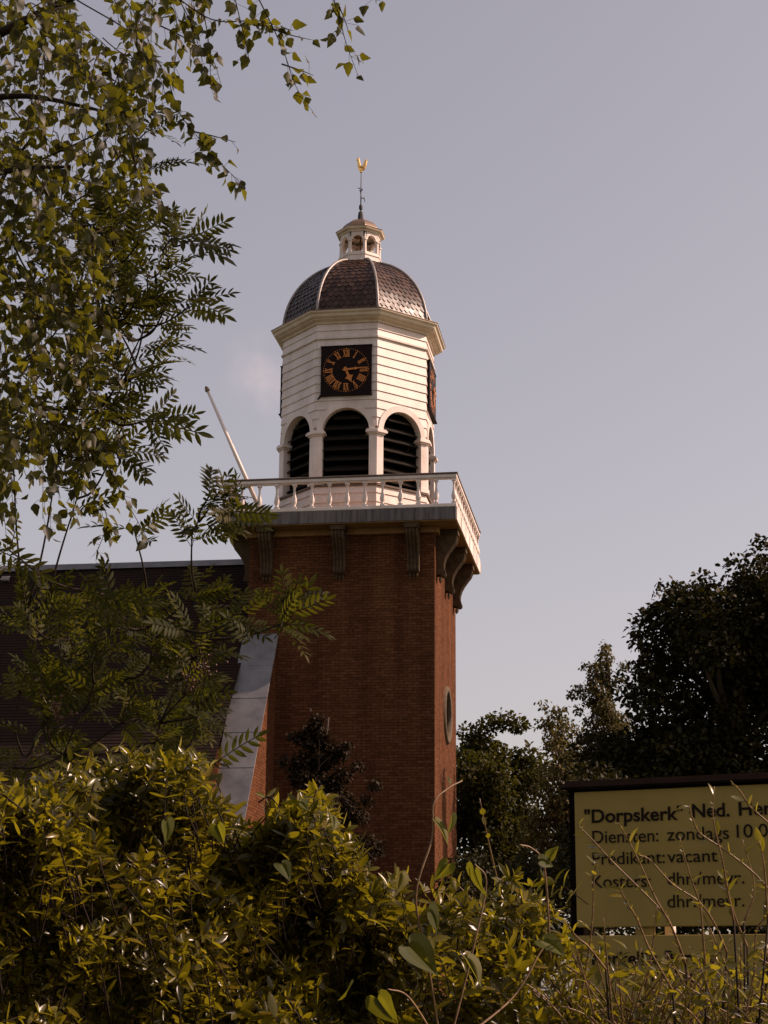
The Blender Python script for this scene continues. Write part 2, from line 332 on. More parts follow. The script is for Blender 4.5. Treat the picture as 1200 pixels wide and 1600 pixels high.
balm.transform(Matrix.Scale(0.608/0.645, 4, (0, 0, 1)))
NBAL = 13
for k in range(4):
    M = Matrix.Rotation(k*PI/2, 4, 'Z')
    for i in range(NBAL):
        x = -RHW+2*RHW*i/NBAL
        ob('baluster', balm, gal, M=M @ Matrix.Translation((x, -RHW, ZS1+0.0855)) @ Matrix.Rotation(random.uniform(-.02, .02), 4, 'X'))

# --- octagonal lantern
A = 1.846; TT = math.tan(PI/8); HW = A*TT
ZSP, ZSILL, RIN, ROUT = 15.20, 13.82, 0.585, 0.735
def face(k):
    th = k*PI/4; nx, ny = math.sin(th), -math.cos(th); ux, uy = math.cos(th), math.sin(th)
    return lambda u, d, z: (nx*d+ux*u, ny*d+uy*u, z)
q = MB(); q.lathe([((A-0.42)/math.cos(PI/8), 12.90), ((A-0.42)/math.cos(PI/8), 18.0)], 8, off=0.5)  # solid drum in near-black colour, standing in for the unlit interior behind the louvres
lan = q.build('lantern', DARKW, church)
q = MB(); q.lathe([((A-0.03)/math.cos(PI/8), 15.98), ((A-0.03)/math.cos(PI/8), 18.2)], 8, off=0.5); q.build('frieze_core', WHITE, lan)
q = MB(); q.lathe([((A-0.03)/math.cos(PI/8), 12.90), ((A-0.03)/math.cos(PI/8), ZSILL-0.01)], 8, off=0.5); q.build('base_core', WHITE, lan)
def board(T, z0, z1, first=0.0):
    q = MB(); K = 8 if z0 < ZSP+ROUT and z1 > ZSP else 1
    zs = [z0+(z1-z0)*i/K for i in range(K+1)]
    pr = lambda z: A+0.004+0.024*(z1-z)/(z1-z0)
    def xa(z):
        if z <= ZSP-1e-6: return RIN+0.10 if z > ZSILL else 0.0
        dz = z-ZSP; rr = ROUT-0.03; return math.sqrt(rr*rr-dz*dz) if dz < rr else 0.0
    def hw(z): return pr(z)*TT-0.002
    for sgn in (-1, 1):
        if sgn == 1 and xa(z0) > 0 and xa(z1) > 0: q.build('weatherboard', WHITE, lan); q = MB()
        for i in range(K):
            za, zb = zs[i], zs[i+1]; a0, a1 = min(xa(za), hw(za)-.003), min(xa(zb), hw(zb)-.003)
            q.add([T(sgn*a0, pr(za), za), T(sgn*hw(za), pr(za), za), T(sgn*hw(zb), pr(zb), zb), T(sgn*a1, pr(zb), zb)], [(0, 1, 2, 3)])
        a0 = min(xa(z0), hw(z0)-.003)
        q.add([T(sgn*a0, pr(z0), z0), T(sgn*hw(z0), pr(z0), z0), T(sgn*(hw(z0)-0.02), A-0.03, z0), T(sgn*a0, A-0.03, z0)], [(0, 1, 2, 3)])
    q.build('weatherboard', WHITE, lan)
def arch_ring(T, r0, r1, d0, d1, zc, n=20):
    q = MB()
    for i in range(n):
        a, b = PI*i/n, PI*(i+1)/n
        vs = [T(r*math.cos(t_), d, zc+r*math.sin(t_)) for t_ in (a, b) for (r, d) in ((r0, d0), (r1, d0), (r1, d1), (r0, d1))]
        q.add(vs, [(3, 7, 6, 2), (0, 4, 7, 3), (2, 6, 5, 1), (1, 5, 4, 0)])
    return q
slat_tan = math.tan(R(38))
for k in range(8):
    T = face(k)
    for i in range(4): board(T, 12.91+0.2275*i, 12.91+0.2275*(i+1))
    zz = [15.30+0.23*i for i in range(11)]
    for i in range(10): board(T, zz[i], zz[i+1])          # 15.30 .. 17.60
    board(T, 17.665, 17.84); board(T, 17.84, 18.02)
    q = MB(); h = (A+0.03)*TT-0.002; h2 = (A+0.055)*TT-0.002; hA = A*TT-.002
    q.add([T(-hA, A, 17.60), T(hA, A, 17.60), T(h2, A+0.055, 17.615), T(-h2, A+0.055, 17.615), T(-h2, A+0.055, 17.65), T(h2, A+0.055, 17.65), T(hA, A, 17.675), T(-hA, A, 17.675)], [(0, 1, 2, 3), (3, 2, 5, 4), (4, 5, 6, 7)])
    q.build('frieze_mould', WHITE, lan)
    # spandrel backing is the board skin itself; arch surround, posts, capitals, sill, louvres
    arch_ring(T, RIN, ROUT, A-0.16, A+0.045, ZSP).build('archivolt', WHITE, lan, True).data.polygons.foreach_set('use_smooth', [False]*80)
    for sgn in (-1, 1):
        o_ = HW+0.045*TT
        q = MB(); q.add([T(sgn*RIN, A-0.16, ZSILL), T(sgn*RIN, A+0.045, ZSILL), T(sgn*o_, A+0.045, ZSILL), T(sgn*(HW-0.16*TT), A-0.16, ZSILL),
                         T(sgn*RIN, A-0.16, ZSP-.13), T(sgn*RIN, A+0.045, ZSP-.13), T(sgn*o_, A+0.045, ZSP-.13), T(sgn*(HW-0.16*TT), A-0.16, ZSP-.13)],
                        [(0, 1, 5, 4), (1, 2, 6, 5), (0, 3, 7, 4), (2, 3, 7, 6)])
        q.build('corner_post', WHITE, lan)
        q = MB()
        for (e_, za, zb) in ((0.03, ZSP-.125, ZSP-.085), (0.075, ZSP-.085, ZSP-.03), (0.055, ZSP-.03, ZSP+0.004)):
            d_ = A+0.045+e_; oo = d_*TT
            q.add([T(sgn*(RIN-e_), A-0.16, za), T(sgn*(RIN-e_), d_, za), T(sgn*oo, d_, za), T(sgn*(HW-.16*TT), A-0.16, za), T(sgn*(RIN-e_), A-0.16, zb), T(sgn*(RIN-e_), d_, zb), T(sgn*oo, d_, zb), T(sgn*(HW-.16*TT), A-0.16, zb)],
                  [(0, 1, 2, 3), (4, 5, 6, 7), (0, 1, 5, 4), (1, 2, 6, 5)])
        q.build('capital', WHITE, lan)
        q = MB()
        d_ = A+0.07; oo = d_*TT
        q.add([T(sgn*(RIN-0.025), A-0.1, ZSILL+.001), T(sgn*(RIN-0.025), d_, ZSILL+.001), T(sgn*oo, d_, ZSILL+.001), T(sgn*(RIN-0.025), A-.1, ZSILL+.12), T(sgn*(RIN-0.025), d_, ZSILL+.12), T(sgn*oo, d_, ZSILL+.12)], [(0, 1, 4, 3), (1, 2, 5, 4), (3, 4, 5)])
        q.build('post_base', WHITE, lan)
    q = MB(); d_ = A+0.06; q.add([T(-d_*TT, d_, ZSILL-0.05), T(d_*TT, d_, ZSILL-0.05), T(d_*TT, d_, ZSILL-0.004), T(-d_*TT, d_, ZSILL-0.004), T(-RIN-.1, A-0.42, ZSILL+0.03), T(RIN+.1, A-0.42, ZSILL+0.03), T(-HW+.02, A-.02, ZSILL-.05), T(HW-.02, A-.02, ZSILL-.05)], [(0, 1, 2, 3), (3, 2, 5, 4), (0, 1, 7, 6)])
    q.build('window_sill', CAPM, lan)
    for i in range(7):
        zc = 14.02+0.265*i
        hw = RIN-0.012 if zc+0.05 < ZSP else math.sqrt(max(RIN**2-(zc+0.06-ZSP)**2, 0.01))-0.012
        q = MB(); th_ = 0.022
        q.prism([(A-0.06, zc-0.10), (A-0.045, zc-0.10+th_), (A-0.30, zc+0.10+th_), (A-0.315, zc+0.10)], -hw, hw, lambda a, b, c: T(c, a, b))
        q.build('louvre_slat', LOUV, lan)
# cornice of the lantern, one moulded length per side
cprof = [(0.00, 18.02), (0.05, 18.02), (0.06, 18.06), (0.16, 18.10), (0.17, 18.13), (0.20, 18.13), (0.235, 18.16), (0.25, 18.21), (0.30, 18.25), (0.305, 18.285)]
def cornice(prof_, a0, tc, parent, name, m, flat):
    for k in range(8):
        T = face(k); q = MB(); vs = []
        for d, z in prof_: h = (a0+d)*TT-0.001; vs += [T(-h, a0+d, z), T(h, a0+d, z)]
        d, z = prof_[-1]; h = flat*TT-.001; vs += [T(-h, flat, z+tc), T(h, flat, z+tc)]
        q.add(vs, [(2*i, 2*i+1, 2*i+3, 2*i+2) for i in range(len(prof_))]); q.build(name, m, parent)
cornice(cprof, A, 0.03, lan, 'cornice', CREAM, 1.6)
for k in range(8):
    T = face(k); q = MB(); d0 = A+0.318; h0 = d0*TT-.001
    q.add([T(-h0, d0, 18.287), T(h0, d0, 18.287), T(h0, d0, 18.302), T(-h0, d0, 18.302), T(-1.6*TT, 1.6, 18.34), T(1.6*TT, 1.6, 18.34), T(-h0+.01, d0-.03, 18.286), T(h0-.01, d0-.03, 18.286)], [(0, 1, 2, 3), (3, 2, 5, 4), (0, 1, 7, 6)])
    q.build('cornice_flashing', COPPER, lan)

# --- clocks on the front, right and left sides
ROM = {1: 'I', 2: 'II', 3: 'III', 4: 'IIII', 5: 'V', 6: 'VI', 7: 'VII', 8: 'VIII', 9: 'IX', 10: 'X', 11: 'XI', 12: 'XII'}
def numeral_mesh(s_):
    q = MB(); wI, wV, wX = 0.043, 0.085, 0.085; wid = {'I': wI, 'V': wV, 'X': wX}; tot = sum(wid[c] for c in s_); x = -tot/2; H = 0.17
    def bar(xa, xb, w_): q.add([(xa-w_/2, -H/2, 0), (xa+w_/2, -H/2, 0), (xb+w_/2, H/2, 0), (xb-w_/2, H/2, 0), (xa-w_/2, -H/2, .006), (xa+w_/2, -H/2, .006), (xb+w_/2, H/2, .006), (xb-w_/2, H/2, .006)], [(4, 5, 6, 7), (0, 1, 5, 4), (1, 2, 6, 5), (2, 3, 7, 6), (3, 0, 4, 7)])
    for c in s_:
        m_ = x+wid[c]/2
        if c == 'I': bar(m_, m_, 0.026)
        elif c == 'V': bar(m_-0.004, m_-0.03, 0.026); bar(m_+0.004, m_+0.03, 0.012)
        else: bar(m_+0.028, m_-0.028, 0.026); bar(m_-0.028, m_+0.028, 0.012)
        x += wid[c]
    q.add([(-tot/2, -H/2-.008, .001), (tot/2, -H/2-.008, .001), (tot/2, -H/2+.008, .007), (-tot/2, -H/2+.008, .007)], [(0, 1, 2, 3)])
    q.add([(-tot/2, H/2-.008, .007), (tot/2, H/2-.008, .007), (tot/2, H/2+.008, .001), (-tot/2, H/2+.008, .001)], [(0, 1, 2, 3)])
    return q.mesh('numeral', GOLD)
NUM = {k: numeral_mesh(v) for k, v in ROM.items()}
q = MB()
for i in range(60):
    a = 2*PI*i/60; r_ = 0.565; s_ = 0.011 if i % 5 else 0.019
    q.lathe([(s_, 0), (s_, .006)], 6, (r_*math.sin(a), r_*math.cos(a), 0))
DOTS = q.mesh('minute_track', GOLD)
def hand(L_, w_, spade):
    q = MB(); pts = [(-w_/2, -0.08), (w_/2, -0.08), (w_*0.5, L_*0.45)]
    if spade: pts += [(w_*1.8, L_*0.58), (w_*0.9, L_*0.70), (0, L_), (-w_*0.9, L_*0.70), (-w_*1.8, L_*0.58), (-w_*.5, L_*.45)]
    else: pts += [(w_*0.9, L_*0.5), (w_*0.35, L_*0.56), (0.004, L_), (-.004, L_), (-w_*0.35, L_*.56), (-w_*0.9, L_*.5), (-w_*.5, L_*.45)]
    q.prism(pts, 0, 0.012, lambda a, b, c: (a, b, c)); q.lathe([(w_*0.9, -0.004), (w_*0.9, 0.016)], 12); return q.mesh('hand', GOLD)
HH, MH = hand(0.36, 0.06, True), hand(0.50, 0.045, False)
for k, lab in ((0, 'front'), (2, 'right'), (6, 'left')):
    T = face(k); zc = 16.755; dC = A+0.035
    nrm = Vector(T(0, 1, 0)); ux = Vector(T(1, 0, 0))
    F = Matrix(((ux.x, 0, nrm.x, 0), (ux.y, 0, nrm.y, 0), (0, 1, 0, 0), (0, 0, 0, 1)))
    M = Matrix.Translation(nrm*dC+Vector((0, 0, zc))) @ F
    q = MB(); q.box(-0.64, 0.64, -0.632, 0.632, 0, 0.05); q.box(-0.655, 0.655, -0.66, -0.634, -0.02, 0.085); q.box(-0.655, 0.655, 0.634, 0.652, -0.02, 0.065)
    ck = ob('clock', q.mesh('clock', CLKM), church, M=M)
    q = MB(); q.prism([(-0.63, -0.66), (-0.70, -0.735), (-0.725, -0.725), (-0.66, -0.64)], 0.0, 0.03, lambda a, b, c: (a, b, c)); q.build('drip_spout', CLKM, ck)
    for h_, me in NUM.items():
        a = 2*PI*h_/12; ob('numeral', me, ck, M=Matrix.Translation((0.44*math.sin(a), 0.44*math.cos(a), 0.0515)) @ Matrix.Rotation(-a, 4, 'Z'))
    ob('minute_track', DOTS, ck, M=Matrix.Translation((0, 0, 0.0515)))['kind'] = 'stuff'
    ob('hour_hand', HH, ck, M=Matrix.Translation((0, 0, 0.066)) @ Matrix.Rotation(-R(157), 4, 'Z'))
    ob('minute_hand', MH, ck, M=Matrix.Translation((0, 0, 0.085)) @ Matrix.Rotation(-R(85), 4, 'Z'))

# --- slated dome
Z0, HD, RD = 18.29, 2.09, 1.85
def dr(z): return RD*math.sqrt(max(0.0, 1-((z-Z0)/HD)**2))
nz = 22; angs = [R(2)+i*R(73)/nz for i in range(nz+1)]
dp = [(RD*math.cos(a)-0.02, Z0+HD*math.sin(a)) for a in angs]
q = MB(); q.lathe([(r_/math.cos(PI/8), z_) for r_, z_ in dp], 8, off=0.5); dome = q.build('dome', SLATE, church)
rest = MB(); cnt = 0; NROW = 18
da = R(73)/NROW
order = [0, 1, 7, 2, 6, 3, 5, 4]
for k in order:
    T = face(k)
    for rI in range(NROW):
        a0 = R(1.5)+rI*da; a1 = a0+da*1.55
        r0, z0_ = RD*math.cos(a0), Z0+HD*math.sin(a0); r1, z1_ = RD*math.cos(a1), Z0+HD*math.sin(a1)
        wd = 0.155; wr_ = 2*r0*TT; nn = max(2, round(wr_/wd)); sw = wr_/nn; off = 0.5*(rI % 2)
        for i in range(nn+1 if off else nn):
            xa, xb = -wr_/2+(i-off)*sw, -wr_/2+(i-off+1)*sw
            lim = lambda x, r_: max(-r_*TT+0.004, min(r_*TT-0.004, x))
            xs = [xa+.003, xa+.003, (xa+xb)/2-0.02, (xa+xb)/2+0.02, xb-.003, xb-.003]
            fr = [1.0, 0.25, 0.0, 0.0, 0.25, 1.0]
            vs = []
            lift0 = 0.020+random.uniform(0, .012); tilt = random.uniform(-.006, .006)
            for j, (x, f_) in enumerate(zip(xs, fr)):
                rr = r0+(r1-r0)*f_; zz_ = z0_+(z1_-z0_)*f_; xx = lim(x*(1 if f_ < .5 else r1/r0), rr)
                vs.append(T(xx, rr+lift0*(1-f_)+0.002+tilt*(j-2.5)/2.5*(1-f_), zz_))
            vs += [T(lim(x*(1 if f_ < .5 else r1/r0), r0+(r1-r0)*f_), r0+(r1-r0)*f_-0.005, z0_+(z1_-z0_)*f_) for x, f_ in zip(xs, fr)]
            fs = [(0, 1, 2, 3, 4, 5), (1, 7, 8, 2), (2, 8, 9, 3), (3, 9, 10, 4)]
            if abs(lim(xa, r0)-lim(xb, r0)) < 0.02: continue
            if cnt < 300: MB().add(vs, fs).build('slate', SLATE, dome); cnt += 1
            else: rest.add(vs, fs)
rs = rest.build('slate_rows', SLATE, dome); rs['kind'] = 'stuff'
for k in range(8):
    th = (k+0.5)*PI/4; c_ = 1/math.cos(PI/8)
    pth = [(math.sin(th)*(r_+0.035)*c_, -math.cos(th)*(r_+0.035)*c_, z_+0.01) for r_, z_ in dp]
    MB().tube(pth, 0.038, 7).build('rib', LEADR, dome, True)

# --- open cupola on the dome
CA = 0.50; q = MB(); c8 = 1/math.cos(PI/8)
q.lathe([(0.56*c8, 20.36), (0.56*c8, 20.46), (0.53*c8, 20.48), (0.53*c8, 20.60), (0.55*c8, 20.61), (0.55*c8, 20.64)], 8, off=0.5)
cup = q.build('cupola', WHITE, church); cup.location.z = -0.15
for k in range(8):
    th = (k+0.5)*PI/4; x, y = math.sin(th)*0.475*c8, -math.cos(th)*0.475*c8
    q = MB(); q.lathe([(0.062, 20.641), (0.062, 20.70), (0.048, 20.71), (0.046, 21.00), (0.066, 21.02), (0.066, 21.06)], 8, (x, y, 0), off=0.5); q.build('column', WHITE, cup)
    T = face(k); h = 0.475*TT-0.035
    q = arch_ring(T, h-0.035, h+0.02, 0.43, 0.515, 21.06, 10)
    # spandrel
    for i in range(10):
        a, b = PI*i/10, PI*(i+1)/10
        for dd in (0.505, 0.44):
            q.add([T((h)*math.cos(a), dd, 21.06+(h)*math.sin(a)), T((h)*math.cos(b), dd, 21.06+(h)*math.sin(b)), T(dd*TT*math.cos(b) if abs(math.cos(b)) > .99 else h*1.02*math.cos(b), dd, 21.27), T(dd*TT*math.cos(a) if abs(math.cos(a)) > .99 else h*1.02*math.cos(a), dd, 21.27)], [(0, 1, 2, 3)])
    for sgn in (-1, 1):
        q.add([T(sgn*h, 0.505, 21.06), T(sgn*0.505*TT, 0.505, 21.06), T(sgn*0.505*TT, 0.505, 21.27), T(sgn*h, 0.505, 21.27)], [(0, 1, 2, 3)])
    q.build('arch', WHITE, cup)
    q = MB(); q.add([T(-.53*TT, .53, 20.642), T(.53*TT, .53, 20.642), T(.53*TT, .53, 20.70), T(-.53*TT, .53, 20.70), T(-.47*TT, .47, 20.70), T(.47*TT, .47, 20.70), T(-.47*TT, .47, 20.642), T(.47*TT, .47, 20.642)], [(0, 1, 2, 3), (3, 2, 5, 4), (4, 5, 7, 6)])
    q.build('parapet', WHITE, cup)
cornice([(0.0, 21.265), (0.03, 21.27), (0.04, 21.31), (0.10, 21.33), (0.11, 21.36), (0.13, 21.385)], 0.50, 0.012, cup, 'cornice', CREAM, 0.3)
q = MB(); q.lathe([(r_*c8, z_) for r_, z_ in ((0.49, 21.40), (0.475, 21.48), (0.43, 21.57), (0.35, 21.66), (0.24, 21.735), (0.08, 21.78))], 8, off=0.5); q.build('cupola_roof', COPPER, cup)
q = MB(); q.lathe([(0.055, 20.64), (0.055, 20.66), (0.13, 20.68), (0.12, 20.74), (0.085, 20.82), (0.06, 20.88), (0.02, 20.92), (0.02, 21.3)], 10); q.build('small_bell', COPPER, cup, True)
# --- weather vane
wv = MB(); wv.lathe([(0.09, 21.58), (0.075, 21.80), (0.06, 21.89), (0.025, 21.90)], 8); wv.lathe([(0.022, 21.90), (0.022, 21.95)], 6)
wv.lathe([(0.02, 21.95), (0.045, 21.97), (0.052, 22.03), (0.045, 22.09), (0.018, 22.11)], 10)
wv.tube([(0, 0, 22.10), (0, 0, 23.12)], [0.018, 0.011], 6)
vane = wv.build('weather_vane', IRON, church)
wv = MB()
for a, b in (((-0.085, 0, 22.60), (0.05, 0, 22.55)), ((-0.045, 0, 22.52), (0.05, 0, 22.52)), ((-0.02, 0, 22.5), (0.02, 0, 22.30)), ((0.02, 0, 22.30), (0.10, 0, 22.27)), ((0.085, 0, 22.33), (0.11, 0, 22.18))):
    wv.tube([a, b], 0.012, 5)
wv.build('compass_scroll', IRON, vane)
cock = [(-0.03, 0.00), (0.05, 0.00), (0.10, 0.05), (0.13, 0.13), (0.15, 0.24), (0.12, 0.30), (0.09, 0.24), (0.06, 0.16), (0.02, 0.13), (-0.02, 0.17), (-0.045, 0.28), (-0.06, 0.36), (-0.085, 0.40), (-0.105, 0.36), (-0.13, 0.32), (-0.10, 0.31), (-0.09, 0.20), (-0.08, 0.10)]
q = MB(); q.prism(cock, -0.015, 0.015, lambda a, b, c: (a, c, b)); q.lathe([(0.03, -0.03), (0.035, 0.0), (0.03, 0.03)], 8, (0, 0, 0))
for sgn in (-1, 1): q.add([(-0.06, sgn*0.016, 0.03), (0.06, sgn*0.016, 0.03), (0.09, sgn*0.03, 0.1), (0.0, sgn*0.05, 0.10), (-0.06, sgn*0.03, 0.12)], [(0, 1, 2, 3, 4)])
ck_ = q.build('weathercock', GILT, vane); ck_.scale = (1.2, 1.2, 1.1); ck_.location = (0, 0, 23.08); ck_.rotation_euler = (0, 0, R(-24))

# --- nave
NX0 = -26.0; RZ = 12.40; EY, EZ = -6.2, 5.4
q = MB(); NC = 84; vs = []; fs = []
for i in range(NC):
    f0, f1 = i/NC, (i+1)/NC
    ya, za = EY*f0, RZ+(EZ-RZ)*f0; yb_, zb = EY*f1, RZ+(EZ-RZ)*f1
    n_ = len(vs); vs += [(NX0, ya, za), (-2.256, ya, za), (-2.256, yb_-.006, zb+0.010), (NX0, yb_-.006, zb+0.010), (NX0, yb_, zb), (-2.256, yb_, zb)]
    fs += [(n_, n_+1, n_+2, n_+3), (n_+3, n_+2, n_+5, n_+4)]
q.add(vs, fs); q.add([(NX0, 0, RZ), (-2.256, 0, RZ), (-2.256, -EY, EZ), (NX0, -EY, EZ)], [(0, 1, 2, 3)])
roof = q.build('nave_roof', ROOFM, church)
for i in range(12):
    xa, xb = -2.26-i*2.0, -2.26-(i+1)*2.0+0.012
    q = MB(); q.prism([(-0.17, -0.12), (-0.05, 0.045), (0.0, 0.07), (0.05, 0.045), (0.17, -0.12), (0.10, -0.09), (-0.10, -0.09)], max(xb, NX0), xa, lambda a, b, c: (c, a, RZ+b+0.01)); q.build('ridge_sheet', LEAD, roof)
q = MB(); q.box(-0.09, 0.09, -0.12, 0.0, 0, 0.10); q.add([(-.11, -.15, .02), (.11, -.15, .02), (.11, .02, .15), (-.11, .02, .15)], [(0, 1, 2, 3)])
rv = q.build('roof_vent', LEADR, roof); rv.location = (-9.05, -0.42, RZ-0.44)
q = MB(); q.box(NX0, -2.26, EY+0.5, -EY-0.5, 0, EZ-0.02); q.prism([(EY+0.5, EZ-0.02), (-EY-0.5, EZ-0.02), (0, RZ-0.6)], NX0+.05, -2.27, lambda a, b, c: (c, a, b))
q.build('nave_wall', BRICK, church, uv=True)

# ------------------------------------------------------------------ leaning flag pole on the gallery
fp = thing('flagpole', 'white flagpole leaning out over the gallery balustrade, brown finial', 'flagpole', (-1.88, -2.655, ZS1))
dxp, dzp = -1.44, 3.20
q = MB(); q.tube([(0, 0, 0.02), (dxp*.5, 0, dzp*.5), (dxp, 0, dzp)], [0.055, 0.048, 0.034], 10); q.build('pole', WHITE, fp, True)
q = MB(); q.lathe([(0.015, -0.02), (0.05, 0.0), (0.065, 0.04), (0.045, 0.08), (0.05, 0.10), (0.02, 0.14), (0.004, 0.16)], 10); fn = q.build('finial', COPPER, fp, True); fn.location = (dxp, 0, dzp); fn.rotation_euler = (0, math.atan2(dxp, dzp), 0)
q = MB(); q.box(-0.14, 0.14, -0.05, 0.12, 0.0, 0.05); q.tube([(0.0, 0, 0.03), (dxp*.07, 0, dzp*.07)], 0.062, 10); q.build('socket', IRON, fp)

# ------------------------------------------------------------------ notice board
fh = np.array([math.sin(YAW), math.cos(YAW), 0]); rh = np.array([math.cos(YAW), -math.sin(YAW), 0])
ang = R(65); bu = rh*math.sin(ang)-fh*math.cos(ang); bn = np.cross(bu, np.array([0, 0, 1.0]))   # bn towards the viewer
if bn@(-fh) < 0: bn = -bn
BD = 10.4; B0 = at(897, 1238, BD)
def on_board(x, y, off=0.0):
    d = ray(x, y); t_ = ((B0+bn*off-O)@bn)/(d@bn); p = O+d*t_-B0; return p@bu, p[2]
sb = thing('notice_board', 'cream church notice board with black lettering under a dark pitched hood', 'sign', (B0[0], B0[1], 0.0))
zB = B0[2]
BM = Matrix(((bu[0], -bn[0], 0, 0), (bu[1], -bn[1], 0, 0), (0, 0, 1, 0), (0, 0, 0, 1)))    # local x along board, local -y towards viewer
def sbuild(q, name, m, parent=None):
    if parent is None: return ob(name, q.mesh(name, m), sb, M=BM)
    return ob(name, q.mesh(name, m), parent)
BW = 1.62
hb = on_board(899, 1449)[1]; ht2 = on_board(900, 1462)[1]
q = MB(); q.box(0, BW, 0, 0.03, zB+hb, zB); upper = bev(sbuild(q, 'upper_panel', SIGNM), 0.004)
q = MB(); q.box(0.0, BW, 0, 0.03, zB+ht2-0.52, zB+ht2); lower = bev(sbuild(q, 'lower_panel', SIGNM), 0.004)
for x_ in (-0.045, BW-0.03):
    q = MB(); q.box(x_, x_+0.075, 0.032, 0.115, 0, zB+0.03); bev(sbuild(q, 'post', DARKW), 0.005)
xw = on_board(1023, 1453)[0]; q = MB(); q.box(xw, xw+0.05, 0.20, 0.25, 0, zB-0.2); sbuild(q, 'rear_stay', WHITE)
xa_, xb_ = on_board(990, 1453)[0], on_board(1020, 1453)[0]; q = MB(); q.box(xa_, xb_, 0.031, 0.045, zB+ht2-0.05, zB+hb+0.05); sbuild(q, 'joining_plate', SIGNM)
q = MB(); q.prism([(-0.03, 0.0), (0.06, 0.045), (0.15, 0.0), (0.15, 0.015), (0.06, 0.06), (-0.03, 0.015)], -0.07, BW+0.07, lambda a, b, c: (c, a, zB+0.012+b)); q.box(-0.05, BW+0.05, 0.0, 0.11, zB+0.012, zB+0.04); sbuild(q, 'hood', DARKW)
def text(s_, x0, y0, x1, y1, hpx, parent, bold=False):
    cu = bpy.data.curves.new('lettering', 'FONT'); cu.body = s_; cu.size = 1.0; cu.extrude = 0.002
    if bold: cu.offset = 0.018
    to = bpy.data.objects.new('tmp_text', cu); COL.objects.link(to); dg = bpy.context.evaluated_depsgraph_get()
    me = bpy.data.meshes.new_from_object(to.evaluated_get(dg)); bpy.data.objects.remove(to)
    xs = [v.co.x for v in me.vertices]; mn, mx_ = min(xs), max(xs)
    u0, v0 = on_board(x0, y0, 0.004); u1, _ = on_board(x1, y1, 0.004); capm = hpx*(BD/FPX)*0.99
    sx = (u1-u0)/(mx_-mn); sy = capm/0.70
    for v in me.vertices:
        x, y, z = v.co; v.co = (u0+(x-mn)*sx, -0.0035-(0.002 if z > 0 else 0), zB+v0+y*sy)
    me.materials.clear(); me.materials.append(INK); me.name = 'lettering'
    return ob('lettering', me, parent)
def zp(x, y, oy=1210): return 880+x/3.75, oy+y/3.75
def tl(s_, x0, y0, x1, y1, h, parent, bold=False, oy=1210):
    a = zp(x0, y0, oy); b = zp(x1, y1, oy); text(s_, a[0], a[1], b[0], b[1], h/3.75, parent, bold)
tl('"Dorpskerk"', 125, 284, 703, 262, 76, upper, True); tl('Ned.', 757, 252, 975, 244, 76, upper, True); tl('Herv.', 1030, 240, 1300, 230, 76, upper, True)
tl('Diensten:', 172, 404, 558, 390, 74, upper); tl('zondags', 610, 388, 972, 374, 74, upper); tl('10.00', 1018, 370, 1262, 360, 74, upper)
tl('Predikant:', 172, 530, 596, 518, 72, upper); tl('vacant', 612, 517, 905, 508, 72, upper)
tl('Kosters:', 172, 665, 512, 655, 72, upper); tl('dhr./mevr.', 612, 648, 1062, 636, 72, upper)
tl('dhr./mevr.', 612, 780, 1062, 768, 72, upper)
tl('Kerkelijk', 170, 402, 560, 396, 72, lower, True, 1400); tl('Bureau', 598, 396, 900, 392, 72, lower, True, 1400)
tl('Ruthst', 520, 505, 770, 500, 72, lower, False, 1400)

# ------------------------------------------------------------------ foliage tools
def leaf_proto(Ln, Wd, prof_, fold=0.3, curl=0.25, seg=5, wob=0.0, petiole=0.0):
    """midrib along +Y, face +Z; prof_(t) gives half width 0..1"""
    vs = []; fs = []
    for i in range(seg+1):
        t_ = i/seg; y = petiole+t_*Ln; z = -curl*Ln*t_*t_; hwid = Wd/2*prof_(t_)*(1+wob*(1 if i % 2 else -1))
        vs += [(-hwid, y, z+fold*hwid), (0, y, z), (hwid, y, z+fold*hwid)]
    for i in range(seg):
        a = 3*i; fs += [(a, a+1, a+4, a+3), (a+1, a+2, a+5, a+4)]
    if petiole > 0:
        n_ = len(vs); wq = 0.0009; vs += [(-wq, 0, 0), (wq, 0, 0), (wq, petiole, 0), (-wq, petiole, 0)]; fs += [(n_, n_+1, n_+2, n_+3)]
    return np.array(vs, float), fs
def frame(d, nrm, pos, s=1.0):
    d = d/np.linalg.norm(d); n_ = nrm-d*(nrm@d); l_ = np.linalg.norm(n_)
    if l_ < 1e-5: n_ = np.cross(d, [1, 0.3, 0.2]); l_ = np.linalg.norm(n_)
    n_ = n_/l_; x = np.cross(d, n_); M = np.eye(4); M[:3, 0] = x*s; M[:3, 1] = d*s; M[:3, 2] = n_*s; M[:3, 3] = pos; return M
def rv3(s=1.0): return rng.normal(0, s, 3)
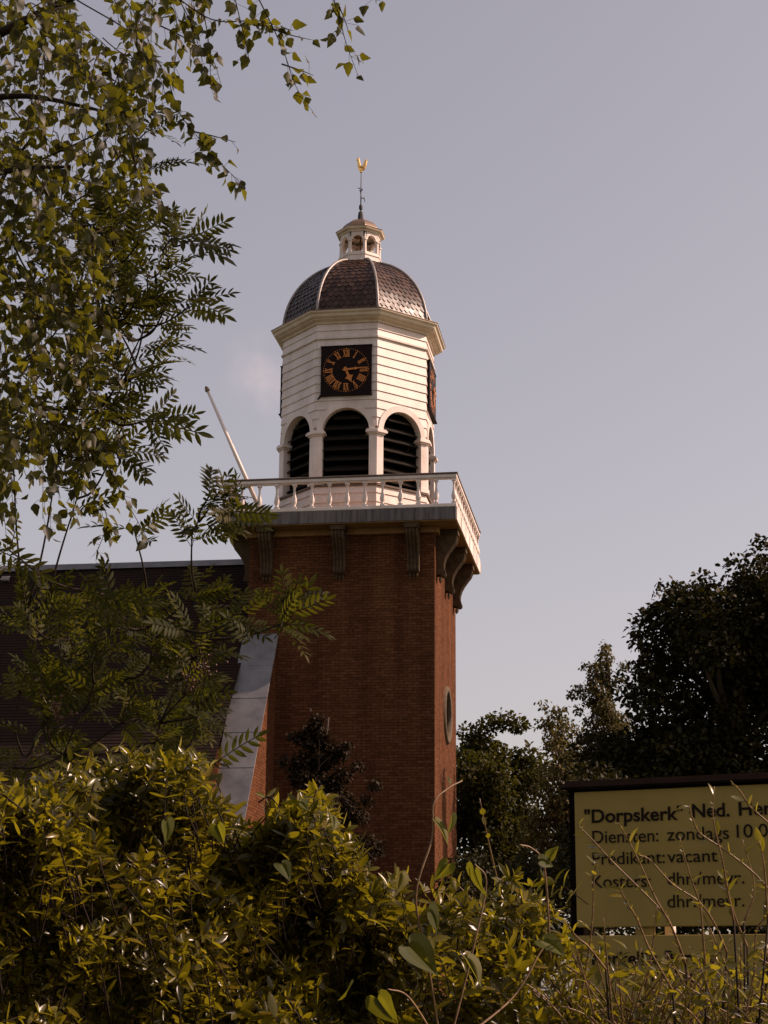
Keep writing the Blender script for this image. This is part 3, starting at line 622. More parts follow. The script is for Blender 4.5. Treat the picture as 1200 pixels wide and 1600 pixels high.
def fast_mesh(name, V, F, m, var=None, smooth=False):
    """V (n,3), F list of arrays (k, 3|4)"""
    me = bpy.data.meshes.new(name); me.vertices.add(len(V)); me.vertices.foreach_set('co', np.ascontiguousarray(V, np.float32).ravel())
    tot = sum(len(f) for f in F); ls = np.concatenate([f.ravel() for f in F]); lt = np.concatenate([np.full(len(f), f.shape[1]) for f in F])
    me.loops.add(len(ls)); me.loops.foreach_set('vertex_index', ls.astype(np.int32)); me.polygons.add(tot)
    st = np.concatenate([[0], np.cumsum(lt)[:-1]]); me.polygons.foreach_set('loop_start', st.astype(np.int32))
    try: me.polygons.foreach_set('loop_total', lt.astype(np.int32))
    except Exception: pass
    me.materials.append(m)
    if smooth: me.polygons.foreach_set('use_smooth', np.ones(tot, bool))
    if var is not None:
        a = me.attributes.new('var', 'FLOAT', 'POINT'); a.data.foreach_set('value', var.astype(np.float32))
    me.update(calc_edges=True); me.validate(); return me
def join_inst(name, protos, inst, m, parent, smooth=True):
    """inst: list of (proto index, 4x4)"""
    Vs = []; F4 = []; F3 = []; va = []; o_ = 0
    for pi_, (pv, pf) in enumerate(protos):
        Ms = np.array([M for i, M in inst if i == pi_])
        if len(Ms) == 0: continue
        n_ = len(pv); X = np.einsum('kij,nj->kni', Ms[:, :3, :3], pv)+Ms[:, None, :3, 3]
        Vs.append(X.reshape(-1, 3)); va.append(np.repeat(rng.random(len(Ms)), n_))
        base = o_+np.arange(len(Ms))*n_
        q4 = np.array([f for f in pf if len(f) == 4]); q3 = np.array([f for f in pf if len(f) == 3])
        if len(q4): F4.append((q4[None]+base[:, None, None]).reshape(-1, 4))
        if len(q3): F3.append((q3[None]+base[:, None, None]).reshape(-1, 3))
        o_ += len(Ms)*n_
    if not Vs: return None
    return ob(name, fast_mesh(name, np.concatenate(Vs), F4+F3, m, np.concatenate(va), smooth), parent)
def split_leaves(plant, protos, inst, m, part='leaf', rest_name='foliage', limit=300):
    """the leaves that show largest become parts of their own, the others one part"""
    P = np.array([M[:3, 3] for _, M in inst]); d = P-O; z = d@FW
    x = 600+FPX*(d@RT)/z; y = 800-FPX*(d@UP)/z
    ok = (x > 0) & (x < 1200) & (y > 0) & (y < 1600) & (z > 0.5)
    size = np.array([np.linalg.norm(M[:3, 1]) for _, M in inst])/np.maximum(z, 0.1)*ok
    big = set(np.argsort(-size)[:limit].tolist()); big = {i for i in big if ok[i]}
    ms = [fast_mesh(part, pv, [np.array([f for f in pf if len(f) == 4])]+([np.array([f for f in pf if len(f) == 3])] if any(len(f) == 3 for f in pf) else []), m, np.full(len(pv), 0.0), True) for pv, pf in protos]
    inv = plant.matrix_basis.inverted()
    for i in big:
        pi_, M = inst[i]; o = ob(part, ms[pi_], plant); o.matrix_local = Matrix(M.tolist()); o.location -= plant.location
    left = [inst[i] for i in range(len(inst)) if i not in big]
    r_ = join_inst(rest_name, protos, left, m, plant)
    if r_: r_['kind'] = 'stuff'; r_.location = -Vector(plant.location)
def curve_pts(pts, n=14):
    """Catmull-Rom through points"""
    P = [np.asarray(p, float) for p in pts]; P = [2*P[0]-P[1]]+P+[2*P[-1]-P[-2]]; outp = []
    for i in range(1, len(P)-2):
        for k in range(n):
            t_ = k/n; a, b, c, d = P[i-1], P[i], P[i+1], P[i+2]
            outp.append(0.5*((2*b)+(-a+c)*t_+(2*a-5*b+4*c-d)*t_*t_+(-a+3*b-3*c+d)*t_**3))
    outp.append(P[-2]); return outp
def taper(n, a, b): return [a+(b-a)*i/max(1, n-1) for i in range(n)]
def local(o): o.location = -Vector(o.parent.location); return o

lance = lambda t_: math.sin(PI*min(1, t_*0.97+0.03))**0.75*(1-0.15*t_)
birchp = lambda t_: (min(1, t_/0.30))**0.8*max(0.0, 1-max(0, (t_-0.30)/0.70))**0.85
heart = lambda t_: (0.85+0.15*math.sin(PI*t_*2)) if t_ < 0.18 else max(0.0, 1-(t_-0.18)/0.82)**0.9
SHRUB_P = [leaf_proto(1, 0.36, lance, 0.35, 0.15, 5), leaf_proto(1, 0.33, lance, 0.5, 0.30, 5), leaf_proto(1, 0.42, lance, 0.2, -0.10, 5), leaf_proto(1, 0.28, lance, 0.6, 0.05, 5)]
BIRCH_P = [leaf_proto(1, 0.74, birchp, 0.25, 0.2, 7, 0.07), leaf_proto(1, 0.68, birchp, 0.45, 0.05, 7, 0.07), leaf_proto(1, 0.80, birchp, 0.12, 0.35, 7, 0.07)]
def rowan_proto(np_=6, droop=0.25, spread=62, sway=0.0):
    V = []; F = []
    def put(d, pos, s_, nrm):
        pv, pf = leaf_proto(1, 0.32, lance, 0.25, 0.12, 3); M = frame(np.array(d, float), np.array(nrm, float), np.array(pos, float), s_)
        X = pv@M[:3, :3].T+M[:3, 3]; o_ = sum(len(v) for v in V); V.append(X); F.extend(tuple(i+o_ for i in f) for f in pf)
    for i in range(np_):
        t_ = 0.24+0.66*i/(np_-1); y = t_; z = -droop*t_*t_; x = sway*t_*t_
        s_ = 0.30*(1-0.25*abs(t_-0.55)/0.45)
        for sg in (-1, 1):
            a = R(spread-12*t_+random.uniform(-7, 7)); put((sg*math.sin(a), math.cos(a), -0.15+random.uniform(-.12, .12)), (x, y+sg*0.01, z), s_, (0.15*sg*random.uniform(-1, 1), 0.1, 1))
    put((sway*1.5, 1, -droop*1.6), (sway*.85, 0.93, -droop*.86), 0.28, (0, 0.2, 1))
    n_ = sum(len(v) for v in V); rr = 0.008; pts = []
    for i in range(5):
        t_ = i/4*0.95; pts += [(sway*t_*t_-rr, t_, -droop*t_*t_), (sway*t_*t_+rr, t_, -droop*t_*t_), (sway*t_*t_, t_, -droop*t_*t_-rr)]
    V.append(np.array(pts)); F.extend((n_+3*i+a, n_+3*i+b, n_+3*i+3+b, n_+3*i+3+a) for i in range(4) for a, b in ((0, 1), (1, 2), (2, 0)))
    return np.concatenate(V), F
ROWAN_P = [rowan_proto(6, 0.25), rowan_proto(7, 0.10, 66, 0.08), rowan_proto(6, 0.42, 58, -0.1), rowan_proto(5, 0.05, 64, 0.0)]
def heart_leaf(fold, curl, seed):
    r_ = random.Random(seed); ol = [(0.03, -0.02), (0.13, -0.17), (0.27, -0.20), (0.40, -0.10), (0.45, 0.08), (0.42, 0.27), (0.33, 0.47), (0.22, 0.66), (0.10, 0.84), (0.0, 1.0)]
    mid = [0.0, 0.0, 0.02, 0.06, 0.14, 0.28, 0.46, 0.65, 0.83, 1.0]; vs = []; fs = []
    zc = lambda x, y: fold*abs(x)-curl*y*y+0.02*math.sin(9*x+5*y+seed)
    for k, my in enumerate(mid): vs.append((0, my, zc(0, my)))
    for sg in (-1, 1):
        o1 = len(vs); wv_ = [(x*(1+r_.uniform(-.05, .05)), y) for x, y in ol]
        vs += [(sg*x*.5, y*.5+m_*.5, zc(sg*x*.5, y*.5+m_*.5)-0.012) for (x, y), m_ in zip(wv_, mid)]; o2 = len(vs)
        vs += [(sg*x, y, zc(sg*x, y)) for x, y in wv_]
        for k in range(9): fs += [(k, k+1, o1+k+1, o1+k), (o1+k, o1+k+1, o2+k+1, o2+k)]
    return np.array(vs, float), fs
BIND_P = [heart_leaf(0.22, 0.22, 1), heart_leaf(0.4, 0.1, 2), heart_leaf(0.1, 0.35, 3)]
FAR_P = [(np.array([(0, 0, 0), (0.35, 0.45, 0.1), (0, 1, -0.15), (-0.35, 0.45, 0.1)], float), [(0, 1, 2, 3)]), (np.array([(0, 0, 0), (0.28, 0.3, 0.12), (0.3, 0.7, 0), (0, 1, -0.1), (-0.3, 0.7, 0), (-0.28, 0.3, 0.12)], float), [(0, 1, 2, 3), (0, 3, 4, 5)])]
VUP = np.array([0, 0, 1.0])

# ------------------------------------------------------------------ trees beyond the church
def far_tree(name, label, base, lobes, leaf, lm, nleaf, trunk_r, trunk_m=BARK, trunk_top=None, droop=0.0, group=None, flat=0.75):
    tr = thing(name, label, 'tree', (base[0], base[1], 0.0), group); b = np.array([base[0], base[1], 0.0])
    zt_ = trunk_top or np.mean([l[2] for l in lobes])
    top = np.array([np.mean([l[0] for l in lobes]), np.mean([l[1] for l in lobes]), zt_])
    q = MB(); pth = curve_pts([b-b, (top-b)*0.35+rv3(.12)*[1, 1, 0], (top-b)*0.7+rv3(.15)*[1, 1, 0], top-b], 5); q.tube(pth, taper(len(pth), trunk_r, trunk_r*0.25), 8)
    for l in lobes[:40]:
        c = np.array(l[:3])-b; s0 = np.array(pth[min(len(pth)-1, int(len(pth)*max(0.25, min(0.95, 0.8*c[2]/max(top[2], .1)))))])
        mid = (s0+c)/2+rv3(.15)+np.array([0, 0, .2]); q.tube(curve_pts([s0, mid, c], 4), taper(9, trunk_r*0.28, 0.015), 5)
    q.build('trunk', trunk_m, tr, True)
    inst = []; tot = sum(l[3]**2 for l in lobes)
    for l in lobes:
        c = np.array(l[:3]); rr = l[3]; n_ = int(nleaf*rr*rr/tot)
        d = rng.normal(0, 1, (n_, 3)); d /= np.linalg.norm(d, axis=1)[:, None]; rad = rr*rng.random(n_)**0.38
        d[:, 2] *= flat
        for j in range(n_):
            p = c+d[j]*rad[j]+rv3(0.03)
            ax = d[j]*0.7+rv3(.6)+np.array([0, 0, -droop]); nn = VUP*0.8+d[j]*0.5+rv3(.5)
            inst.append((0 if rng.random() < .5 else 1, frame(ax, nn, p, leaf*(0.7+0.6*rng.random()))))
    o = join_inst('crown', FAR_P, inst, lm, tr, False); local(o); return tr
def blob(cx, cy, cz, rx, ry, rz, n_, r0, r1, cone=0.0):
    out_ = []
    while len(out_) < n_:
        p = rng.uniform(-1, 1, 3)
        if (p**2).sum() > 1: continue
        k_ = 1-cone*(p[2]+1)/2
        out_.append((cx+p[0]*rx*k_, cy+p[1]*ry*k_, cz+p[2]*rz, r0+(r1-r0)*rng.random()))
    return out_
def px_blob(cx, cy, D, wpx, hpx, dep, n_, r0, r1, cone=0.0):
    c = at(cx, cy, D); k_ = D/FPX; return blob(c[0], c[1], c[2], wpx*k_, dep, hpx*k_, n_, r0, r1, cone)
def gp(cx, D): p = at(cx, 1500, D); return p[0], p[1]
# big oak at the right: lobes follow its stepped outline
lb = px_blob(1120, 1075, 35, 115, 150, 1.9, 44, 0.42, 0.75)+px_blob(1215, 1010, 35, 75, 130, 1.9, 28, 0.4, 0.65)+px_blob(1300, 1060, 35.5, 130, 200, 2.5, 45, 0.6, 0.9)
for x_, y_, r_ in ((1045, 925, .30), (1068, 935, .35), (1100, 905, .22), (1112, 930, .3), (1010, 965, .30), (1000, 1000, .25), (1150, 885, .28), (1160, 920, .3), (1190, 868, .35), (1198, 842, .2), (1020, 1040, .35), (1010, 1090, .4), (1005, 1150, .45), (1130, 950, .4), (1080, 960, .4), (1040, 965, .4)):
    c = at(x_, y_, 35+random.uniform(-.4, .4)); lb.append((*c, r_))
lb += px_blob(1080, 1220, 35, 160, 70, 2.0, 44, 0.5, 0.8)+px_blob(985, 1215, 36, 45, 60, 1.5, 14, 0.4, 0.6)
far_tree('oak_tree', 'big dark oak with stepped dense crown towering behind the notice board', gp(1165, 35.5), lb, 0.115, LF_OAK, 74000, 0.38, trunk_top=8)
lb = px_blob(775, 1215, 50, 62, 80, 1.7, 26, 0.45, 0.8)+px_blob(770, 1340, 50, 70, 90, 1.7, 26, 0.5, 0.8)
for x_, y_, r_ in ((733, 1145, .35), (765, 1135, .4), (780, 1125, .35), (800, 1130, .35), (812, 1135, .3), (745, 1160, .4), (825, 1180, .4), (830, 1220, .45), (815, 1260, .5), (800, 1190, .45)): lb.append((*at(x_, y_, 50), r_))
far_tree('round_tree', 'dense rounded green tree standing directly beside the brick tower', gp(775, 50.5), lb, 0.13, LF_FAR, 26000, 0.22)
lb = px_blob(882, 1165, 46, 34, 55, 1.0, 14, 0.3, 0.5, .3)+px_blob(900, 1240, 46, 60, 60, 1.3, 22, 0.35, 0.6)+px_blob(880, 1330, 46, 60, 90, 1.3, 26, 0.4, 0.65)+px_blob(925, 1270, 46, 60, 50, 1.3, 14, 0.4, 0.6)
for x_, y_, r_ in ((845, 1098, .14), (856, 1105, .16), (868, 1112, .2), (878, 1108, .2), (872, 1125, .28), (850, 1130, .25), (940, 1190, .3), (945, 1215, .3)): lb.append((*at(x_, y_, 46), r_))
far_tree('drooping_tree', 'olive brown drooping tree between the rounded tree and the slender birch', gp(895, 46), lb, 0.10, LF_FBIR, 17000, 0.15, droop=1.2)
lb = []
for i in range(46):
    f_ = i/45; yy = 1008+f_*190; hwp = 4+38*f_**0.8; c = at(942+random.uniform(-1, 1)*hwp+(6 if f_ > .6 else 0), yy, 44+random.uniform(-.4, .4)); lb.append((*c, 0.10+0.20*f_))
for x_, y_ in ((903, 1075), (910, 1085), (895, 1085), (905, 1110), (918, 1040), (925, 1060), (975, 1040), (968, 1060)): lb.append((*at(x_, y_, 44), 0.14))
far_tree('birch_tree', 'slender pale leaved birch rising to a point beside the dark oak', gp(945, 44), lb, 0.075, LF_FBIR, 8000, 0.08, BARK, trunk_top=9.6, droop=0.8)
for (x_, y_, D, wp, hp, lab) in ((840, 1430, 33, 60, 90, 'low dark bush between the tower foot and the notice board'), (935, 1340, 30, 105, 135, 'dark leafy thicket close behind the cream notice board'), (735, 1430, 38, 45, 90, 'low dark bush at the foot of the sunlit tower wall'), (1130, 1400, 27, 130, 110, 'dark bush filling the gap under the oak crown')):
    c = at(x_, y_, D); k_ = D/FPX; base = (c[0], c[1])
    lb = px_blob(x_, y_, D, wp, hp, 0.9, 26, 0.3, 0.55)+[(c[0]+random.uniform(-1, 1)*wp*k_, c[1]+random.uniform(-.6, .6), random.uniform(.3, 1.6), .45) for _ in range(8)]
    far_tree('dark_bush', lab, base, lb, 0.09, LF_OAK, 9000, 0.08)
# conical dark tree in front of the tower
lb = []; cx0 = 500
for i in range(60):
    f_ = (i+1)/60; yy = 1118+f_*300; hwp = 10+92*f_**0.85; c = at(cx0+6*f_+random.uniform(-1, 1)*hwp, yy, 36.2+random.uniform(-.9, .9)*f_); lb.append((*c, 0.10+0.24*f_**.6))
for x_, y_ in ((460, 1150), (470, 1155), (540, 1165), (560, 1195), (585, 1225), (445, 1190), (575, 1250)): lb.append((*at(x_, y_, 36.2), .13))
base = gp(500, 36.2)
ct = far_tree('conical_tree', 'dark reddish conical young tree with bare leader in front of the brick tower', base, lb, 0.075, LF_COP, 24000, 0.07, trunk_top=7.2, droop=0.6)
tp = at(500, 1095, 36.2)-np.array([base[0], base[1], 0]); q = MB(); q.tube([tp-[0, 0, 1.4], tp], [0.012, 0.004], 5); q.build('leader', TWIGD, ct)

# ------------------------------------------------------------------ rowan at the left, behind the hanging birch
rw = thing('rowan_tree', 'rowan with feathery pinnate leaves rising out of the hedge against the nave roof', 'tree', tuple(np.append(at(-20, 1500, 6.4)[:2], 0.0)))
RB = np.array(rw.location)
tips = [(268, 372, 5.3), (300, 375, 5.3), (262, 400, 5.4), (300, 478, 5.2), (262, 470, 5.4), (250, 505, 5.4), (225, 455, 5.5), (205, 590, 5.4), (240, 655, 5.3), (200, 650, 5.5), (150, 575, 5.5), (120, 600, 5.6), (230, 430, 5.5), (190, 370, 5.6), (200, 330, 5.7), (230, 205, 5.8), (190, 190, 5.8), (240, 260, 5.8),
        (330, 790, 5.2), (345, 800, 5.2), (310, 815, 5.2), (365, 800, 5.15), (330, 770, 5.2), (300, 835, 5.3), (15, 860, 5.0), (120, 780, 5.5), (210, 830, 5.4), (180, 700, 5.5), (90, 720, 5.6), (60, 640, 5.6), (40, 560, 5.7), (20, 700, 5.7), (100, 500, 5.7), (60, 450, 5.8), (140, 420, 5.7), (20, 380, 5.8), (80, 330, 5.8), (140, 300, 5.8), (40, 260, 5.9), (10, 160, 5.9),
        (165, 930, 5.2), (185, 955, 5.2), (150, 1010, 5.4), (110, 1000, 5.5), (230, 940, 5.5), (250, 990, 5.4), (290, 985, 5.2), (235, 1035, 5.4), (375, 965, 5.1), (450, 950, 5.0), (440, 975, 5.0), (325, 1000, 5.3), (300, 1030, 5.3), (290, 1085, 5.3), (280, 1060, 5.4), (200, 1060, 5.5), (140, 1060, 5.6), (90, 1080, 5.6), (130, 1110, 5.5), (190, 1130, 5.5), (250, 1130, 5.4), (240, 1160, 5.4), (60, 1140, 5.6), (100, 1180, 5.5), (310, 1120, 5.3), (270, 1180, 5.2), (20, 1200, 5.5), (60, 1000, 5.7), (30, 1080, 5.7)]
inst = []; q = MB(); berries = MB()
spine = curve_pts([RB, RB+np.array([0.02, 0.0, 1.3]), at(-45, 1180, 6.2), at(-60, 900, 6.2), at(-40, 600, 6.2), at(-10, 320, 6.1), at(60, 200, 6.0)], 8)
q.tube([p-RB for p in spine], taper(len(spine), 0.030, 0.004), 8)
sp = np.array(spine)
CR = _R0
tips += [(rng.uniform(20, 320), rng.uniform(905, 1200), rng.uniform(5.3, 5.9)) for _ in range(34)]
tips += [(rng.uniform(110, 285)-0.08*abs(yy-450), yy, rng.uniform(5.2, 5.7)) for yy in rng.uniform(330, 720, 34)]
nodes = [(p, 0.25) for p in sp[10:]]
P3 = sorted([at(*t_) for t_ in tips], key=lambda p: min(np.linalg.norm(p-a) for a in sp))
for tip in P3:
    y_ = proj(tip)[1]
    s0 = min(nodes, key=lambda nd: np.linalg.norm(nd[0]-tip)+(0.35 if nd[0][2] > tip[2]+0.02 else 0)+nd[1]*0.3)[0]; nodes.append((tip, 0.0))
    mid = (s0+tip)/2+np.array([0, 0, -0.02])+rv3(.012); cp_ = curve_pts([s0, mid, tip], 6)
    q.tube([p-RB for p in cp_], taper(len(cp_), 0.0042, 0.0022), 5)
    dirn = tip-mid; dirn /= np.linalg.norm(dirn); nl = 6 if y_ > 880 else 5
    for j in range(nl):
        a = 2*PI*j/nl+rng.random()*2; side = CR*math.cos(a)+VUP*math.sin(a)*0.6+_cp*np.array([0, -1, 0])*math.sin(a*1.7)*0.5
        d = dirn*(0.5+0.5*rng.random())+side*0.85+np.array([0, 0, -0.05])+CR*0.25
        inst.append((int(rng.integers(4)), frame(d, VUP*0.6+rv3(.35)-FW*0.5, tip-dirn*0.05*rng.random(), 0.105+0.035*rng.random())))
for (x_, y_) in ((320, 1030), (90, 1105), (300, 1060)):
    c = at(x_, y_, 5.25); berries = MB()
    for j in range(26):
        p = c+rv3(.022)-RB; berries.lathe([(0.001, -.004), (0.004, -.002), (0.004, .002), (0.001, .004)], 6, p); berries.tube([p, c-RB+np.array([0, 0, -.045])], 0.0006, 3, False)
    berries.build('berry_cluster', BERRY, rw, True)
for k, (x0, y0, x1, y1, s_) in enumerate(((268, 368, 342, 378, 1), (300, 470, 348, 482, 1), (225, 655, 290, 668, 1), (285, 372, 270, 345, .7), (0, 860, 45, 880, 1.2), (365, 800, 410, 795, 1), (440, 985, 480, 940, 1), (430, 975, 470, 975, 1), (435, 940, 455, 915, .8), (130, 900, 165, 930, 1), (160, 935, 205, 935, 1), (155, 955, 195, 965, 1), (345, 1185, 400, 1140, .8), (390, 1000, 355, 965, .8))):
    a, b = at(x0, y0, 5.05), at(x1, y1, 5.0); L_ = np.linalg.norm(b-a)*s_+0.03
    inst.append((k % 4, frame(b-a, VUP*.5-FW*0.8+rv3(.2), a-(b-a)*.3, L_*1.15)))
q.build('branches', TWIGD, rw, True)
split_leaves(rw, ROWAN_P, inst, LF_ROWAN)

# ------------------------------------------------------------------ birch hanging in from the upper left
bpos = at(-330, 1500, 6.2); bt = thing('birch_tree', 'birch with drooping twigs of toothed leaves hanging in front of the rowan', 'tree', (bpos[0], bpos[1], 0.0)); BB = np.array(bt.location)
q = MB(); tp_ = [BB, BB+np.array([0.03, 0, 1.2]), at(-320, 800, 6.1), at(-290, 200, 6.0), at(-240, -300, 6.0), at(-200, -800, 6.0)]; tc_ = curve_pts(tp_, 8)
q.tube([p-BB for p in tc_], taper(len(tc_), 0.11, 0.03), 10); q.build('trunk', BIRCHB, bt, True)
br = MB(); limbs = [[(-290, 240, 6.0), (-120, 110, 5.7), (0, 52, 5.5), (105, 0, 5.4), (230, -60, 5.3), (420, -110, 5.3), (600, -120, 5.3)],
                    [(-270, 60, 6.0), (-100, -60, 5.6), (100, -120, 5.4), (330, -120, 5.3)], [(-300, 480, 6.0), (-150, 330, 5.7), (0, 270, 5.5), (110, 260, 5.3)], [(-310, 700, 6.0), (-150, 560, 5.8), (0, 500, 5.6), (120, 500, 5.4)], [(-310, 300, 6.0), (-120, 190, 5.9), (20, 150, 5.8), (170, 175, 5.6)]]
for k, lm_ in enumerate(limbs):
    c = curve_pts([at(*p) for p in lm_], 8); br.tube([p-BB for p in c], taper(len(c), 0.022 if k else 0.022, 0.004), 6)
inst = []
def twig(pts, dens=15, thick=0.0022, start=0.12, sz=1.0):
    c = curve_pts([at(*p) for p in pts], 7); br.tube([p-BB for p in c], taper(len(c), thick, 0.0008), 4)
    Ltot = sum(np.linalg.norm(c[i+1]-c[i]) for i in range(len(c)-1)); n_ = max(3, int(Ltot/(dens/FPX*5.4)))
    for j in range(n_):
        f_ = start+(1-start)*(j+rng.random()*.6)/n_; i = min(len(c)-2, int(f_*(len(c)-1))); fr_ = f_*(len(c)-1)-i; p = c[i]*(1-fr_)+c[i+1]*fr_
        td = c[i+1]-c[i]; td /= np.linalg.norm(td)+1e-9
        for rep in range(1 if rng.random() < .6 else 2):
            d = td*0.4+np.array([0, 0, -0.6])+rv3(.6); off = rv3(.014)+d/np.linalg.norm(d)*0.012
            br.tube([p-BB, p+off-BB], 0.0006, 3, False)
            inst.append((int(rng.integers(3)), frame(d, rv3(1.0)-FW*0.5, p+off, sz*(0.027+0.022*rng.random()))))
named = [[(120, 0, 5.4), (210, 55, 5.35), (255, 110, 5.3), (280, 175, 5.25), (310, 215, 5.2), (345, 255, 5.2), (382, 292, 5.15)], [(300, 205, 5.2), (335, 213, 5.2), (368, 222, 5.2)],
         [(255, -20, 5.4), (330, 30, 5.35), (400, 32, 5.3), (432, 40, 5.3)], [(400, -10, 5.3), (425, 40, 5.3), (445, 85, 5.3), (460, 130, 5.25), (482, 168, 5.25)], [(425, 45, 5.3), (455, 55, 5.3), (485, 62, 5.3)], [(440, 100, 5.3), (470, 110, 5.3), (490, 118, 5.3)],
         [(515, -20, 5.2), (530, 25, 5.2), (540, 65, 5.2), (562, 125, 5.15)], [(530, 10, 5.2), (540, 35, 5.2), (545, 50, 5.2)], [(575, -40, 5.2), (585, -10, 5.2), (588, 6, 5.2)], [(310, -20, 5.4), (325, 60, 5.35), (330, 140, 5.3)], [(250, 40, 5.4), (290, 60, 5.4), (330, 90, 5.4), (345, 130, 5.4)],
         [(360, -30, 5.35), (375, 30, 5.3), (390, 95, 5.3)], [(270, -20, 5.4), (300, 40, 5.35), (315, 90, 5.3)], [(80, 68, 5.5), (130, 110, 5.4), (176, 180, 5.3), (220, 250, 5.3), (250, 310, 5.2)], [(180, 100, 5.4), (200, 200, 5.3), (225, 300, 5.25), (262, 325, 5.2)],
         [(90, 640, 5.5), (150, 700, 5.4), (190, 770, 5.3), (235, 850, 5.25)], [(60, 560, 5.5), (120, 640, 5.4), (180, 690, 5.3)], [(10, 600, 5.6), (100, 740, 5.5), (165, 800, 5.4), (150, 870, 5.3)], [(120, 560, 5.4), (160, 630, 5.4), (190, 700, 5.3)]]
for k, p in enumerate(named): twig(p, 11 if k < 13 else 13, 0.0026, 0.05 if k else 0.25)
edge = [(0, 330), (60, 330), (150, 250), (200, 235), (260, 235), (330, 225), (420, 205), (520, 205), (620, 190), (720, 195), (800, 190), (880, 150)]
def edge_x(y): return np.interp(y, [e[0] for e in edge], [e[1] for e in edge])
for k in range(310):
    y0_ = rng.uniform(-60, 700); x0_ = rng.uniform(-140, max(40, edge_x(y0_+60)-40)); ln_ = rng.uniform(60, 190); y1_ = min(y0_+ln_, 880); x1_ = min(x0_+rng.uniform(-60, 120), edge_x(min(y1_, 870))+rng.uniform(-15, 12)); D = rng.uniform(4.8, 6.5)
    twig([(x0_, y0_, D), (x0_*.35+x1_*.65+rng.uniform(-15, 15), y0_+ln_*rng.uniform(.1, .4), D+rng.uniform(-.15, .15)), (x1_, y1_, D+rng.uniform(-.3, .2))], 16, 0.0018)
br.build('branches', TWIGD, bt, True)
split_leaves(bt, BIRCH_P, inst, LF_BIRCH)

# ------------------------------------------------------------------ hedge shrubs in the foreground
def hedge_top(x):
    b = np.interp(x, [-300, 0, 60, 150, 230, 300, 335, 380, 430, 470, 510, 540, 570, 620, 660, 700, 740, 800, 850, 880, 930, 1000, 1100, 1200, 1500],
                  [1220, 1250, 1250, 1225, 1205, 1205, 1270, 1325, 1300, 1275, 1262, 1330, 1385, 1395, 1430, 1405, 1435, 1400, 1395, 1460, 1510, 1510, 1500, 1480, 1460])
    return b+18+9*math.sin(x/13.0)+8*math.sin(x/7.3+1)
SL = 0.0012
def shrub(name, label, x0, x1, nshoot, D0, D1, leaf=0.036, basepx=None, lowshoots=160):
    cxp = (x0+x1)/2; b = at(cxp, 1560, (D0+D1)/2+.1); sh = thing(name, label, 'shrub', (b[0], b[1], 0.0), 'hedge shrubs'); B_ = np.array(sh.location)
    st = MB(); inst = []
    for k in range(nshoot+lowshoots):
        low = k >= nshoot
        x = rng.uniform(x0, x1)
        D = None
        ty = hedge_top(x)+(rng.random()**1.25)*(1640-hedge_top(x))-8 if not low else rng.uniform(1620, 2500)
        if rng.random() < .13 and not low: ty = hedge_top(x)-rng.uniform(0, 45)
        bmp = 0.5+0.5*math.sin(x/41+1.3*math.sin(ty/57))*math.cos(ty/48+x/97); D = D0+(D1-D0)*(0.42*bmp+(0.22*rng.random() if rng.random() < .72 else 0.58*rng.random()))+SL*(x-cxp)
        tip = at(x, ty, D); L_ = rng.uniform(0.05, 0.11)
        lean = np.array([0.40, -0.35, 0.75])+rv3(.55); lean /= np.linalg.norm(lean)
        s0 = tip-lean*L_; cp_ = curve_pts([s0-np.array([0, -.02, .03]), (s0+tip)/2+rv3(.006), tip], 4)
        st.tube([p-B_ for p in cp_], taper(len(cp_), 0.0016, 0.0009), 4)
        npair = max(2, int(L_/0.024)); ph = rng.random()*PI; ls_ = leaf*(0.75+0.5*rng.random())
        for j in range(npair+1):
            f_ = 0.3+0.7*j/npair; i = min(len(cp_)-2, int(f_*(len(cp_)-1))); p = cp_[i]+(cp_[i+1]-cp_[i])*(f_*(len(cp_)-1)-i)
            td = cp_[i+1]-cp_[i]; td /= np.linalg.norm(td); e1 = np.cross(td, [0.3, 0.2, 1.0]); e1 /= np.linalg.norm(e1)+1e-9; e2 = np.cross(td, e1)
            rosette = 5 if j == npair else 3
            for m_ in range(rosette):
                a = ph+j*1.1+m_*2*PI/rosette+rng.normal(0, .25); sd = e1*math.cos(a)+e2*math.sin(a); up_ = rng.normal(0.35, .22) if j < npair else rng.normal(0.8, .3)
                d = sd+td*up_+np.array([0, 0, -0.08]); nn = td*1.0-sd*up_*0.8+rv3(.22)
                inst.append((int(rng.integers(4)), frame(d, nn, p, ls_*(0.7+0.5*rng.random())*(1 if j < npair else .8))))
    st.build('shoots', TWIGD, sh, True)['kind'] = 'stuff'; st = MB()
    # woody stems from the ground
    for k in range(12):
        x = rng.uniform(x0+10, x1-10); D = rng.uniform(D0*.35+D1*.65, D1); e = at(x, hedge_top(x)+rng.uniform(60, 200), D); b0 = B_+np.array([rng.uniform(-.25, .25), rng.uniform(-.15, .15), -B_[2]])
        c = curve_pts([b0, b0*0.6+e*0.4+rv3(.04), e], 7); st.tube([p-B_ for p in c], taper(len(c), 0.009, 0.002), 6)
    st.build('stems', TWIGD, sh, True)
    split_leaves(sh, SHRUB_P, inst, LF_SHRUB); return sh
shrub('glossy_shrub', 'glossy leaved hedge shrub growing under the rowan below the nave roof', -260, 330, 1500, 2.60, 3.35, 0.029)
shrub('glossy_shrub', 'glossy leaved hedge shrub with upright shoots in front of the lead covered buttress', 300, 610, 900, 3.10, 3.8, 0.034)
shrub('glossy_shrub', 'looser hedge shrub with open shoots in front of the tower right corner', 590, 890, 250, 3.42, 4.15, 0.040)

